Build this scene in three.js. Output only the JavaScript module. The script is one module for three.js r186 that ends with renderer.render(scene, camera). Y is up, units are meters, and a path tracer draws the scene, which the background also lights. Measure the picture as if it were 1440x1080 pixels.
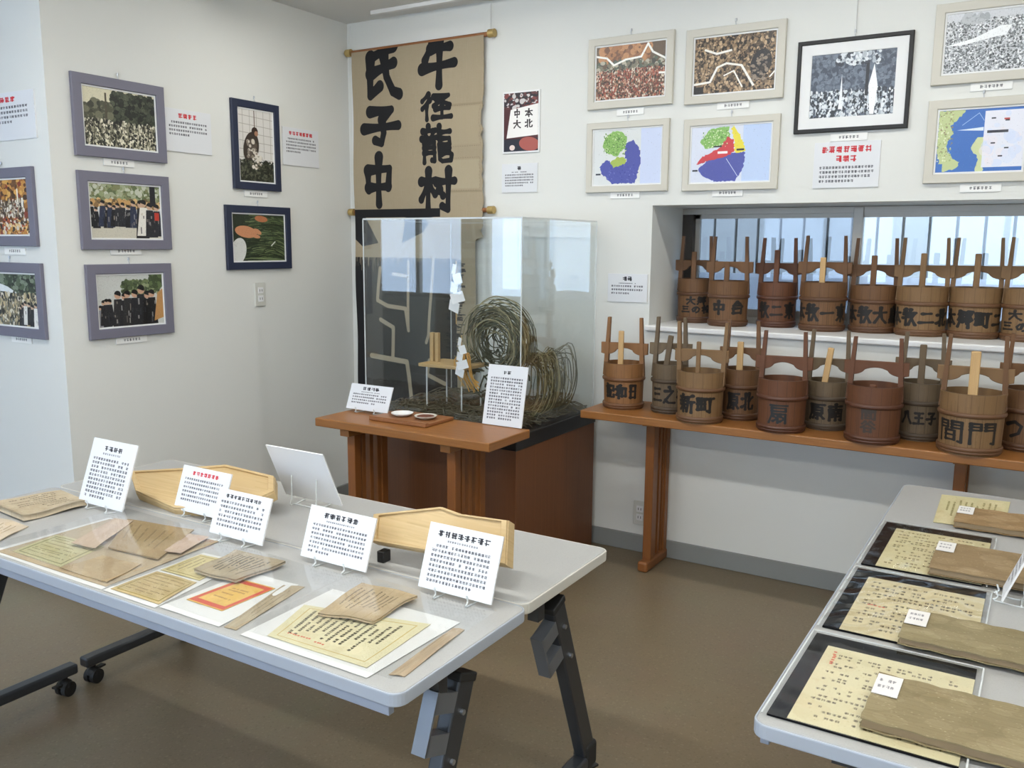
import * as THREE from 'three';
import { RoundedBoxGeometry } from 'three/addons/geometries/RoundedBoxGeometry.js';
import { mergeGeometries } from 'three/addons/utils/BufferGeometryUtils.js';
import { RectAreaLightUniformsLib } from 'three/addons/lights/RectAreaLightUniformsLib.js';

// ---------- camera, sky, exposure ----------
const scene = new THREE.Scene();
const CAM = new THREE.Vector3(3.4725, 1.5, 3.8785), FOCAL = 1231;
const rad = THREE.MathUtils.degToRad;
const yaw = rad(31.507), pitch = rad(9.088), roll = rad(0.44);
const fwd = new THREE.Vector3(-Math.sin(yaw) * Math.cos(pitch), -Math.sin(pitch), -Math.cos(yaw) * Math.cos(pitch));
const right0 = new THREE.Vector3(Math.cos(yaw), 0, -Math.sin(yaw));
const down0 = new THREE.Vector3().crossVectors(fwd, right0);
const rightV = right0.clone().multiplyScalar(Math.cos(roll)).addScaledVector(down0, -Math.sin(roll));
const downV = right0.clone().multiplyScalar(Math.sin(roll)).addScaledVector(down0, Math.cos(roll));
const camera = new THREE.PerspectiveCamera(2 * Math.atan(540 / FOCAL) * 180 / Math.PI, 4 / 3, 0.05, 60);
camera.position.copy(CAM);
camera.quaternion.setFromRotationMatrix(new THREE.Matrix4().makeBasis(rightV, downV.clone().negate(), fwd.clone().negate()));
scene.add(camera);
const renderer = new THREE.WebGLRenderer({ antialias: true });
renderer.toneMapping = THREE.LinearToneMapping;
renderer.toneMappingExposure = 1.0;
renderer.shadowMap.enabled = true;
RectAreaLightUniformsLib.init();
scene.background = new THREE.Color().setRGB(4.3, 5.6, 7.6);      // overcast daylight outside
const LAMP_RADIANCE = 33;

// ---------- helpers ----------
function rng(seed) { let a = seed >>> 0; return () => { a = (a + 0x6D2B79F5) | 0; let t = Math.imul(a ^ (a >>> 15), 1 | a); t = (t + Math.imul(t ^ (t >>> 7), 61 | t)) ^ t; return ((t ^ (t >>> 14)) >>> 0) / 4294967296; }; }
const V = (x, y, z) => new THREE.Vector3(x, y, z);
function ray(x, y) { return fwd.clone().addScaledVector(rightV, (x - 720) / FOCAL).addScaledVector(downV, (y - 540) / FOCAL); }
function px(x, y, axis, value) { const d = ray(x, y), t = (value - CAM[axis]) / d[axis]; return CAM.clone().addScaledVector(d, t); }
function pxPlane(x, y, p, n) { const d = ray(x, y), t = p.clone().sub(CAM).dot(n) / d.dot(n); return CAM.clone().addScaledVector(d, t); }
const taken = {};
function numbered(name) { const k = taken[name] = (taken[name] ?? -1) + 1; return k ? name + '_' + String(k).padStart(3, '0') : name; }
function shade(o) { o.castShadow = true; o.receiveShadow = true; return o; }
function mesh(name, geo, mat, parent) { const m = shade(new THREE.Mesh(geo, mat)); m.name = parent ? name : numbered(name); (parent ?? scene).add(m); return m; }
function tag(o, label, category, group) { o.userData.label = label; o.userData.category = category; if (group) o.userData.group = group; return o; }
function thing(name, label, category, pos = V(0, 0, 0), turn = 0, group) { const g = new THREE.Group(); g.name = numbered(name); g.position.copy(pos); g.rotation.y = turn; scene.add(g); return tag(g, label, category, group); }
function struct(name, geo, mat, parent) { const m = mesh(name, geo, mat, parent); if (!parent) { m.userData.kind = 'structure'; } return m; }
function box(w, h, d, x = 0, y = 0, z = 0) { const g = new THREE.BoxGeometry(w, h, d); g.translate(x, y, z); return g; }
function rbox(w, h, d, r, x = 0, y = 0, z = 0) { const g = new RoundedBoxGeometry(w, h, d, 2, Math.min(r, w / 2.01, h / 2.01, d / 2.01)); g.translate(x, y, z); return g; }
function span(x0, x1, y0, y1, z0, z1) { return box(x1 - x0, y1 - y0, z1 - z0, (x0 + x1) / 2, (y0 + y1) / 2, (z0 + z1) / 2); }
function rspan(r, x0, x1, y0, y1, z0, z1) { return rbox(x1 - x0, y1 - y0, z1 - z0, r, (x0 + x1) / 2, (y0 + y1) / 2, (z0 + z1) / 2); }
function merge(list) { return mergeGeometries(list.map((g) => { const n = g.index ? g.toNonIndexed() : g; for (const k of Object.keys(n.attributes)) if (!['position', 'normal', 'uv'].includes(k)) n.deleteAttribute(k); return n; })); }
function cyl(r0, r1, h, x = 0, y = 0, z = 0, seg = 20) { const g = new THREE.CylinderGeometry(r1, r0, h, seg); g.translate(x, y, z); return g; }
function tube(pts, r, seg = 24, rs = 6) { return new THREE.TubeGeometry(new THREE.CatmullRomCurve3(pts), seg, r, rs); }
function metreUv(g, s = 1) { // uv in metres by dominant normal
  const p = g.attributes.position, n = g.attributes.normal, uv = g.attributes.uv;
  for (let i = 0; i < p.count; i++) { const ax = Math.abs(n.getX(i)), ay = Math.abs(n.getY(i)), az = Math.abs(n.getZ(i));
    if (ay >= ax && ay >= az) uv.setXY(i, p.getX(i) / s, p.getZ(i) / s); else if (ax >= az) uv.setXY(i, p.getZ(i) / s, p.getY(i) / s); else uv.setXY(i, p.getX(i) / s, p.getY(i) / s); }
  return g; }

// ---------- textures ----------
function canvasTex(w, h, draw, srgb = true) {
  const c = document.createElement('canvas'); c.width = w; c.height = h; const ctx = c.getContext('2d'); draw(ctx, w, h);
  const t = new THREE.CanvasTexture(c); if (srgb) t.colorSpace = THREE.SRGBColorSpace; t.wrapS = t.wrapT = THREE.RepeatWrapping; t.magFilter = THREE.LinearFilter; return t; }
function speckle(ctx, w, h, r, n, colors, s0, s1, alpha) { for (let i = 0; i < n; i++) { ctx.globalAlpha = alpha * (0.4 + 0.6 * r()); ctx.fillStyle = colors[Math.floor(r() * colors.length)]; const s = s0 + (s1 - s0) * r(); ctx.fillRect(r() * w, r() * h, s, s * (0.6 + 0.8 * r())); } ctx.globalAlpha = 1; }
function woodTex(seed, base, dark, light, w = 256, h = 512, alongX = false) {
  return canvasTex(w, h, (c) => { const r = rng(seed); c.fillStyle = base; c.fillRect(0, 0, w, h);
    const L = alongX ? h : w, M = alongX ? w : h;
    for (let i = 0; i < L * 0.9; i++) { c.globalAlpha = 0.05 + 0.22 * r(); c.strokeStyle = r() < 0.55 ? dark : light; c.lineWidth = 0.5 + 2.2 * r(); const a = r() * L, k = 3 + 6 * r(), ph = r() * 6.3, s = r() * M, e = s + M * (0.2 + 0.9 * r()); c.beginPath();
      for (let q = s; q <= e; q += M / 24) { const o = a + k * Math.sin(q / M * 3 + ph) * 0.6; alongX ? c.lineTo(q, o) : c.lineTo(o, q); } c.stroke(); }
    c.globalAlpha = 1; }); }
// brush lettering: strokes on a 100 x 100 grid
const GLYPH = {
  '一': '10,52,90,48', '二': '25,28,75,26|8,78,92,75', '三': '20,18,80,16|26,48,74,46|8,84,92,82',
  '中': '20,28,22,68|20,28,80,26,77,64|22,64,78,62|50,2,50,98', '台': '48,4,24,34,74,30|62,18,82,40|26,54,26,92|26,54,76,52,74,90|26,88,74,86',
  '大': '8,36,92,32|50,4,46,48,10,94|50,44,66,74,94,94', '本': '8,30,92,28|50,4,50,97|48,32,10,80|52,32,92,80|34,74,66,73',
  '牧': '18,10,8,36|12,28,46,26|4,56,46,50|28,4,28,97|62,6,50,38|58,26,94,24|84,26,48,94|56,40,94,94',
  '東': '10,18,90,16|24,32,24,60|24,32,76,31,75,58|24,46,76,45|24,60,76,58|50,4,50,98|48,62,12,90|52,62,92,90',
  '鳥': '48,2,40,14|26,14,26,66|26,14,76,13,76,42|26,28,76,27|26,42,76,41|26,56,92,54|26,66,88,65,82,96,70,90|16,76,10,92|32,78,36,90|48,78,52,90|64,76,68,88',
  '北': '34,6,34,94|8,34,34,32|6,80,34,66|60,4,60,84,66,92,92,90,94,74|60,46,90,26',
  '郷': '22,6,10,26,24,30|28,22,8,56,26,60|30,44,6,94|38,12,38,66|38,12,64,12,64,44|38,28,62,28|38,44,64,44|38,66,62,58|52,48,70,76|76,8,76,98|76,8,96,8,84,34,96,54,84,62',
  '町': '8,16,8,78|8,16,46,16,46,74|8,46,46,45|27,16,27,76|8,77,46,75|52,18,98,16|76,18,76,92,62,84',
  'の': '52,22,40,70,22,78,12,52,32,24,64,18,88,42,78,76,54,90', '松': '6,28,46,26|26,4,26,97|26,32,6,68|28,36,44,56|62,10,48,48|76,8,96,46|66,50,52,86,88,82|80,62,96,94',
  '作': '28,4,6,48|20,30,20,97|50,4,34,42|42,24,96,22|60,24,60,97|60,46,90,44|60,68,92,66',
  '和': '42,6,14,16|4,34,52,32|28,14,28,97|26,38,6,74|32,40,50,62|60,26,60,84|60,26,94,25,94,82|60,80,94,78',
  '日': '26,8,26,94|26,8,76,8,76,94|26,48,76,48|26,90,76,90',
  '記': '16,4,32,12|4,22,46,20|12,34,40,33|12,46,40,45|12,60,12,92|12,60,40,60,40,90|12,88,40,88|54,14,90,12,90,46|56,46,90,44|56,46,56,84,64,92,94,90,94,74',
  '之': '48,2,56,14|14,26,80,24,22,76|22,76,6,92|20,80,44,92,96,92', '谷': '34,4,12,28|66,4,92,28|50,20,6,60|50,22,96,60|30,60,30,96|30,60,72,60,72,94|30,90,72,89',
  '新': '26,2,28,12|6,16,50,15|16,20,20,34|40,18,36,34|4,38,52,36|6,56,50,54|28,38,28,96|26,60,6,86|32,62,48,80|90,4,62,16|62,14,60,60,52,94|62,40,98,38|82,40,82,98',
  '原': '14,10,94,8|16,10,16,60,4,96|54,14,46,24|32,26,32,60|32,26,82,25,82,58|32,42,82,41|32,59,82,58|57,60,57,94,48,90|40,68,26,90|72,68,92,88',
  '南': '14,16,88,14|50,2,50,30|14,34,14,97|14,34,88,33,88,96,78,92|36,42,42,52|66,42,60,52|28,58,74,57|26,74,76,73|50,57,50,96',
  '扇': '14,8,88,7|20,20,20,56,6,96|20,20,82,20,82,36|20,36,82,36|26,50,48,50,48,94|56,50,82,50,82,94|28,62,40,68|26,86,42,76|60,62,72,68|58,86,74,76',
  '八': '36,14,32,50,6,92|58,8,70,50,96,92', '王': '16,14,84,12|22,48,78,46|6,90,94,88|50,14,50,90', '子': '22,12,78,10,52,36|52,34,56,66,50,92,34,84|6,54,94,50',
  '間': '10,6,10,97|10,6,42,6,42,34|10,20,42,20|10,34,42,34|58,6,92,6,92,96,82,92|58,6,58,34|58,20,92,20|58,34,92,34|34,46,34,88|34,46,68,46,68,88|34,66,68,66|34,87,68,87',
  '門': '10,6,10,97|10,6,42,6,42,34|10,20,42,20|10,34,42,34|58,6,92,6,92,96,82,92|58,6,58,34|58,20,92,20|58,34,92,34',
  'つ': '10,36,52,22,86,40,74,74,36,90', 'り': '26,10,24,50,34,44|70,8,74,52,50,94',
  '牛': '36,4,12,44|28,22,84,20|4,62,96,54|54,2,54,98', '村': '6,28,46,26|26,4,26,97|26,34,6,70|28,38,46,58|50,30,98,28|82,4,82,94,66,86|58,48,68,62',
  '氏': '80,2,20,22|22,20,20,90,46,74|22,50,82,34|56,14,64,58,80,86,96,92', '径': '26,2,6,26|30,24,6,56|20,44,20,98|42,12,88,10,42,48|50,20,92,48|48,60,90,58|68,50,68,92|40,94,96,92',
  '龍': '26,2,28,10|8,14,48,13|16,18,20,30|40,16,36,30|4,34,52,32|12,44,12,97|12,44,44,44,44,94,36,92|12,58,44,58|12,72,44,72|60,4,60,36|60,20,92,18|60,36,90,36,90,52|60,52,90,52|60,52,60,90,68,96,94,94,96,80|66,64,90,62|66,76,90,74',
};
function glyph(c, ch, x, y, w, h, weight, color) {
  c.fillStyle = color;
  for (const s of GLYPH[ch].split('|')) { const n = s.split(',').map(Number), P = []; for (let i = 0; i < n.length; i += 2) P.push([x + n[i] / 100 * w, y + n[i + 1] / 100 * h]);
    let len = 0; for (let i = 1; i < P.length; i++) len += Math.hypot(P[i][0] - P[i - 1][0], P[i][1] - P[i - 1][1]);
    let run = 0; for (let i = 1; i < P.length; i++) { const d = Math.hypot(P[i][0] - P[i - 1][0], P[i][1] - P[i - 1][1]), k = Math.max(2, Math.ceil(d / (weight * 0.18)));
      for (let q = 0; q <= k; q++) { const t = (run + d * q / k) / len, f = 1.12 - 0.38 * Math.sin(t * Math.PI) * 0.8 - 0.25 * t; c.beginPath(); c.arc(P[i - 1][0] + (P[i][0] - P[i - 1][0]) * q / k, P[i - 1][1] + (P[i][1] - P[i - 1][1]) * q / k, weight * 0.5 * f, 0, 7); c.fill(); } run += d; } } }
function scribble(c, r, x, y, s, color, lw) { // one illegible printed character
  c.strokeStyle = color; c.lineWidth = lw; c.beginPath(); const n = 2 + Math.floor(r() * 3);
  for (let i = 0; i < n; i++) { const v = y + s * (0.1 + 0.8 * (i + 0.5 * r()) / n); c.moveTo(x + s * 0.12 * r(), v); c.lineTo(x + s * (0.7 + 0.25 * r()), v + s * 0.06 * (r() - 0.5)); }
  for (let i = 0; i < 1 + r() * 2; i++) { const u = x + s * (0.2 + 0.6 * r()); c.moveTo(u, y + s * 0.05); c.lineTo(u + s * 0.2 * (r() - 0.5), y + s * 0.95); } c.stroke(); }
function scribbleRow(c, r, x0, x1, y, s, color, lw, vertical = false, skip = 0.04) { for (let x = x0; x < x1 - s * 0.7; x += s * 1.08) if (r() > skip) vertical ? scribble(c, r, y, x, s, color, lw) : scribble(c, r, x, y, s, color, lw); }

const TEX = {};
TEX.noise = canvasTex(256, 256, (c, w, h) => { c.fillStyle = '#808080'; c.fillRect(0, 0, w, h); speckle(c, w, h, rng(5), 9000, ['#606060', '#a0a0a0', '#707070', '#8c8c8c'], 1, 4, 0.5); }, false);
TEX.noise.repeat.set(2, 2);
TEX.floor = canvasTex(1024, 1024, (c, w, h) => { const r = rng(11); c.fillStyle = '#7b6d57'; c.fillRect(0, 0, w, h); speckle(c, w, h, r, 260, ['#756954', '#857963', '#7a6d59'], 40, 140, 0.10); speckle(c, w, h, r, 30000, ['#685c45', '#8e826d', '#605440', '#958a76', '#716550'], 1, 4, 0.4); });
TEX.floor.repeat.set(0.6, 0.6);
TEX.laminate = canvasTex(512, 512, (c, w, h) => { c.fillStyle = '#aaaaa8'; c.fillRect(0, 0, w, h); speckle(c, w, h, rng(13), 14000, ['#a09f9d', '#b4b4b2', '#989896'], 1, 3, 0.5); });
TEX.laminate.repeat.set(3, 3);
TEX.bench = woodTex(21, '#93602f', '#69411b', '#aa763f', 512, 256, true);
TEX.benchPost = woodTex(22, '#875328', '#5f3818', '#9f6836', 128, 512);
TEX.cabinet = woodTex(23, '#704425', '#512e18', '#845432', 512, 512);
TEX.ema = woodTex(24, '#c9ae80', '#ad8f5f', '#d8c096', 512, 256, true);
TEX.tray = woodTex(25, '#8d5b34', '#693f20', '#a87244', 256, 128, true);
TEX.cloth = null;

// ---------- materials ----------
const std = (o) => new THREE.MeshStandardMaterial(o), phy = (o) => new THREE.MeshPhysicalMaterial(o);
const lin = (r, g, b) => new THREE.Color().setRGB(r, g, b);
const MAT = {
  wall: std({ color: lin(0.72, 0.725, 0.69), roughness: 0.9, bumpMap: TEX.noise, bumpScale: 0.0006 }),
  ceiling: std({ color: lin(0.70, 0.70, 0.68), roughness: 0.95 }),
  floor: phy({ map: TEX.floor, roughness: 0.33, specularIntensity: 0.6 }),
  baseboard: std({ color: lin(0.24, 0.245, 0.235), roughness: 0.6 }),
  sill: std({ color: lin(0.76, 0.76, 0.75), roughness: 0.4 }),
  aluminium: std({ color: lin(0.42, 0.39, 0.34), roughness: 0.45, metalness: 0.4 }),
  darkAluminium: std({ color: lin(0.055, 0.045, 0.036), roughness: 0.5, metalness: 0.3 }),
  glass: phy({ color: lin(0.98, 0.99, 0.99), roughness: 0.02, transmission: 1, thickness: 0, ior: 1.5 }),
  oldGlass: phy({ color: lin(0.66, 0.675, 0.69), roughness: 0.03, transmission: 1, thickness: 0, ior: 1.5 }),
  film: phy({ color: lin(0.95, 0.97, 1.0), roughness: 0.9, transmission: 0.6, thickness: 0 }),
  acrylic: phy({ color: lin(0.97, 0.98, 0.98), roughness: 0.015, transmission: 1, thickness: 0, ior: 1.49 }),
  acrylicEdge: phy({ color: lin(0.85, 0.88, 0.88), roughness: 0.25, transmission: 0.35, thickness: 0 }),
  vinyl: phy({ color: lin(0.96, 0.97, 0.97), roughness: 0.06, transmission: 1, thickness: 0, ior: 1.45, bumpMap: TEX.noise, bumpScale: 0.0004 }),
  fence: std({ color: lin(0.43, 0.43, 0.415), roughness: 0.7 }),
  bench: phy({ map: TEX.bench, roughness: 0.38 }), benchPost: phy({ map: TEX.benchPost, roughness: 0.42 }),
  cabinet: phy({ map: TEX.cabinet, roughness: 0.5 }),
  black: std({ color: lin(0.012, 0.012, 0.013), roughness: 0.4 }),
  laminate: std({ map: TEX.laminate, roughness: 0.38 }),
  edge: std({ color: lin(0.40, 0.44, 0.50), roughness: 0.35 }), bracket: std({ color: lin(0.2, 0.215, 0.24), roughness: 0.32, metalness: 0.5 }), blackBoard: phy({ color: lin(0.008, 0.008, 0.009), roughness: 0.9, specularIntensity: 0.15 }), railPaint: std({ color: lin(0.30, 0.34, 0.42), roughness: 0.4 }),
  paleEdge: std({ color: lin(0.62, 0.60, 0.54), roughness: 0.45 }),
  steel: std({ color: lin(0.05, 0.054, 0.06), roughness: 0.3, metalness: 0.35 }),
  apron: std({ color: lin(0.14, 0.16, 0.2), roughness: 0.4 }),
  zinc: std({ color: lin(0.5, 0.52, 0.56), roughness: 0.3, metalness: 0.9 }),
  rubber: std({ color: lin(0.015, 0.015, 0.015), roughness: 0.6 }),
  white: std({ color: lin(0.8, 0.8, 0.8), roughness: 0.6 }),
  plastic: std({ color: lin(0.62, 0.62, 0.57), roughness: 0.4 }),
  mauve: std({ color: lin(0.17, 0.165, 0.215), roughness: 0.55 }),
  navy: std({ color: lin(0.018, 0.026, 0.06), roughness: 0.4 }),
  cream: std({ color: lin(0.60, 0.575, 0.50), roughness: 0.6 }),
  frameBlack: std({ color: lin(0.01, 0.01, 0.01), roughness: 0.55 }),
  mat: std({ color: lin(0.78, 0.785, 0.78), roughness: 0.8 }),
  brass: std({ color: lin(0.5, 0.36, 0.14), roughness: 0.4, metalness: 0.5 }),
  ema: std({ map: TEX.ema, roughness: 0.55 }),
  tray: std({ map: TEX.tray, roughness: 0.45 }),
  cord: std({ color: lin(0.7, 0.7, 0.68), roughness: 0.7 }),
};
const printed = (tex, roughness = 0.7) => std({ map: tex, roughness });

// ---------- room ----------
const H = 2.70, CORNER_Z = 1.772, FRONT = 6.2, LEFT = -4.2, RIGHT = 5.6;
const NX0 = 1.855, NX1 = 4.7, NY0 = 1.11, NY1 = 1.682, ND = -0.47;
struct('floor', metreUv(span(LEFT - 0.2, RIGHT + 0.2, -0.12, 0, -0.47, FRONT + 0.2)), MAT.floor);
struct('ceiling', span(LEFT - 0.2, RIGHT + 0.2, H, H + 0.15, -0.47, FRONT + 0.2), MAT.ceiling);
struct('wall_back', metreUv(merge([span(-0.2, NX0, 0, H, ND, 0), span(NX0, NX1, NY1, H, ND, 0), span(NX0, NX1, 0, NY0, ND, 0), span(NX1, RIGHT + 0.2, 0, H, ND, 0)])), MAT.wall);
struct('wall_left', metreUv(span(-0.2, 0, 0, H, 0, CORNER_Z - 0.2)), MAT.wall);
struct('wall_return', metreUv(span(LEFT - 0.2, 0, 0, H, CORNER_Z - 0.2, CORNER_Z)), MAT.wall);
struct('wall_far_left', metreUv(span(LEFT - 0.2, LEFT, 0, H, CORNER_Z, FRONT)), MAT.wall);
struct('wall_right', metreUv(span(RIGHT, RIGHT + 0.2, 0, H, 0, FRONT)), MAT.wall);
const FW = [[-3.9, -2.5], [-2.2, -0.8], [0.3, 1.9], [2.2, 3.8]], FY0 = 0.85, FY1 = 2.15;
{ const parts = [span(LEFT - 0.2, RIGHT + 0.2, 0, FY0, FRONT, FRONT + 0.2), span(LEFT - 0.2, RIGHT + 0.2, FY1, H, FRONT, FRONT + 0.2)]; let x = LEFT - 0.2;
  for (const [a, b] of FW) { parts.push(span(x, a, FY0, FY1, FRONT, FRONT + 0.2)); x = b; } parts.push(span(x, RIGHT + 0.2, FY0, FY1, FRONT, FRONT + 0.2));
  struct('wall_front', metreUv(merge(parts)), MAT.wall); }
FW.forEach(([a, b], i) => { const w = new THREE.Group(); w.name = 'window_' + (i + 2); w.userData.kind = 'structure'; scene.add(w); const z = FRONT + 0.1, m = (a + b) / 2;
  mesh('window_frame', merge([span(a, b, FY0, FY0 + 0.05, z - 0.03, z + 0.03), span(a, b, FY1 - 0.05, FY1, z - 0.03, z + 0.03), span(a, a + 0.05, FY0, FY1, z - 0.03, z + 0.03), span(b - 0.05, b, FY0, FY1, z - 0.03, z + 0.03), span(m - 0.03, m + 0.03, FY0, FY1, z - 0.03, z + 0.03)]), MAT.aluminium, w);
  mesh('pane', span(a + 0.05, m - 0.03, FY0 + 0.05, FY1 - 0.05, z - 0.002, z + 0.002), MAT.glass, w); mesh('pane', span(m + 0.03, b - 0.05, FY0 + 0.05, FY1 - 0.05, z - 0.002, z + 0.002), MAT.glass, w); });
struct('baseboard_back', rspan(0.004, 0, RIGHT, 0, 0.088, 0, 0.012), MAT.baseboard);
struct('baseboard_left', rspan(0.004, 0, 0.012, 0, 0.088, 0.012, CORNER_Z), MAT.baseboard);
struct('baseboard_return', rspan(0.004, LEFT, 0, 0, 0.088, CORNER_Z, CORNER_Z + 0.012), MAT.baseboard);
struct('trim_1', rspan(0.008, NX0 - 0.015, NX1 + 0.015, NY0 - 0.012, NY0 + 0.015, ND + 0.06, 0.022), MAT.sill);
struct('trim_2', rspan(0.003, 0.30, 2.4, H - 0.02, H, 0.13, 0.155), MAT.sill);
const SILL = NY0 + 0.015;
{ // sliding window at the back of the niche
  const w = new THREE.Group(); w.name = 'window_1'; w.userData.kind = 'structure'; scene.add(w); const z0 = ND + 0.005, z1 = ND + 0.075, top = NY1 - 0.002;
  mesh('window_frame', merge([span(NX0, NX1, top - 0.028, top, z0, z1), span(NX0, NX1, SILL - 0.015, SILL + 0.03, z0, z1)]), MAT.aluminium, w);
  mesh('jamb', span(NX0, NX0 + 0.055, SILL + 0.03, top - 0.028, z0, z1), MAT.darkAluminium, w);
  mesh('jamb', span(NX1 - 0.055, NX1, SILL + 0.03, top - 0.028, z0, z1), MAT.darkAluminium, w);
  mesh('meeting_stile', rspan(0.003, 2.672, 2.716, SILL + 0.005, top - 0.002, z0 + 0.063, z1 + 0.006), MAT.aluminium, w);
  const sash = (a, b, z, mat) => { const s = new THREE.Group(); s.name = 'sash'; w.add(s); const y0 = SILL + 0.03, y1 = top - 0.028;
    mesh('sash_frame', merge([span(a, b, y1 - 0.02, y1, z - 0.012, z + 0.012), span(a, b, y0, y0 + 0.035, z - 0.012, z + 0.012), span(a, a + 0.028, y0, y1, z - 0.012, z + 0.012), span(b - 0.028, b, y0, y1, z - 0.012, z + 0.012)]), MAT.aluminium, s);
    mesh('pane', span(a + 0.028, b - 0.028, y0 + 0.035, y1 - 0.02, z - 0.002, z + 0.002), mat, s);
    mesh('frosted_film', span(a + 0.028, b - 0.028, y0 + 0.035, 1.365, z - 0.005, z - 0.003), MAT.film, s); };
  sash(NX0 + 0.05, 2.71, z0 + 0.02, MAT.oldGlass); sash(2.68, 3.70, z0 + 0.05, MAT.glass); sash(3.67, NX1 - 0.05, z0 + 0.02, MAT.oldGlass);
}
{ const f = thing('slat_fence', 'pale blue-grey vertical board fence outside the niche window', 'fence', V(0, 0, -1.7));
  const g = rbox(0.124, 2.6, 0.06, 0.004), back = rbox(0.05, 2.58, 0.012, 0.003); for (let i = 0; i < 41; i++) { mesh('board', g, MAT.fence, f).position.set(0.68 + i * 0.14, 1.31, 0); mesh('cover_batten', back, MAT.fence, f).position.set(0.75 + i * 0.14, 1.30, -0.038); }
  for (const y of [0.4, 2.2]) mesh('cross_rail', span(0.6, 6.4, y, y + 0.09, -0.085, -0.045), MAT.fence, f); }
struct('ground', span(-6, 9, -0.14, 0.0, -3, -0.48), MAT.baseboard);

// ---------- ceiling lamps ----------
{ const tubeMat = std({ color: lin(0.9, 0.9, 0.9), emissive: lin(1, 0.985, 0.93), emissiveIntensity: LAMP_RADIANCE * 0.5 });
  for (const [x, z, where, single] of [[1.0, 0.85, 'above the banner and the clear case', true], [2.7, 0.85, 'above the bucket niche', true], [4.4, 0.85, 'above the far end of the long bench', true], [0.9, 2.85, 'over the tables near the picture wall'], [2.5, 2.85, 'over the aisle between the tables'], [4.1, 2.85, 'over the outer end of the bucket wall'], [0.9, 4.9, 'by the windows near the alcove'], [2.5, 4.9, 'by the windows over the room middle'], [4.1, 4.9, 'by the windows near the end wall']]) {
    const l = thing('ceiling_lamp', 'white fluorescent batten lamp ' + where, 'lamp', V(x, H - 0.075, z), 0, 'ceiling lamps');
    mesh('housing', rbox(1.3, 0.05, 0.14, 0.008, 0, 0.05, 0), MAT.white, l);
    for (const dz of single ? [0] : [-0.035, 0.035]) { const g = cyl(0.014, 0.014, 1.22, 0, 0, 0, 12); g.rotateZ(Math.PI / 2); g.translate(0, 0.008, dz); mesh('fluorescent_tube', g, tubeMat, l); }
    const a = new THREE.RectAreaLight(lin(1, 0.985, 0.93), LAMP_RADIANCE, 1.22, single ? 0.05 : 0.10); a.position.set(0, -0.012, 0); a.rotation.x = -Math.PI / 2; l.add(a);
  } }

// ---------- pictures on the walls ----------
function wallSpot(plane, pts) { // photo corners (tl, tr, br, bl) of a flat thing on a wall -> centre, width, height, turn
  const [ax, val, turn] = plane, q = pts.map(([x, y]) => px(x, y, ax, val)), hor = ax === 'x' ? 'z' : 'x', s = ax === 'x' ? -1 : 1;
  const l = (q[0][hor] + q[3][hor]) / 2, r = (q[1][hor] + q[2][hor]) / 2, t = (q[0].y + q[1].y) / 2, b = (q[2].y + q[3].y) / 2;
  const c = V(0, b, 0); c[ax] = val; c[hor] = (l + r) / 2; return { c, w: Math.abs(r - l), h: t - b, turn, s }; }
const LEFTWALL = ['x', 0.0, Math.PI / 2], BACKWALL = ['z', 0.0, 0], RETURNWALL = ['z', CORNER_Z, 0];
function ring(w, h, bw, depth, bevel = 0.002) { const s = new THREE.Shape([[-w / 2, 0], [w / 2, 0], [w / 2, h], [-w / 2, h]].map(([x, y]) => new THREE.Vector2(x, y)));
  s.holes.push(new THREE.Path([[-w / 2 + bw, bw], [-w / 2 + bw, h - bw], [w / 2 - bw, h - bw], [w / 2 - bw, bw]].map(([x, y]) => new THREE.Vector2(x, y))));
  return new THREE.ExtrudeGeometry(s, { depth: depth - 2 * bevel, bevelEnabled: true, bevelThickness: bevel, bevelSize: bevel, bevelOffset: -bevel, bevelSegments: 1 }).translate(0, 0, bevel); }
function face(w, h, x, y, z) { const g = new THREE.PlaneGeometry(w, h); g.translate(x, y, z); return g; }
function framed(spot, name, label, frameMat, bw, tex, o = {}) {
  const { c, w, h, turn } = spot, t = thing(name, label, 'picture', c, turn, o.group), d = 0.018;
  mesh('frame', ring(w, h, bw, d), frameMat, t);
  mesh('backing', box(w - 0.004, h - 0.004, 0.005, 0, h / 2, 0.0035), MAT.mat, t);
  const m = o.mat ?? 0.006, pw = w - 2 * bw - 2 * m, ph = h - 2 * bw - 2 * m;
  mesh('mount', ring(w - 2 * bw, h - 2 * bw, m + 0.001, 0.006, 0.0008).translate(0, bw, 0.006), MAT.mat, t);
  mesh('print', box(pw, ph, 0.002, 0, h / 2, 0.008), printed(tex, 0.35), t);
  if (o.glass) mesh('glazing', box(w - 2 * bw, h - 2 * bw, 0.002, 0, h / 2, 0.014), MAT.glass, t);
  const hook = mesh('hook', merge([cyl(0.0035, 0.0035, 0.012, 0, h + 0.022, 0.006, 8).rotateX(0), tube([V(-0.004, h + 0.02, 0.004), V(0, h + 0.006, 0.008), V(0.001, h - 0.006, 0.006)], 0.0015, 8, 5)]), MAT.zinc, t);
  if (o.cord) mesh('hanging_cord', cyl(0.0022, 0.0022, 2.69 - c.y - h, 0, h + (2.69 - c.y - h) / 2, 0.006, 6), MAT.cord, t);
  return t; }
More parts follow.
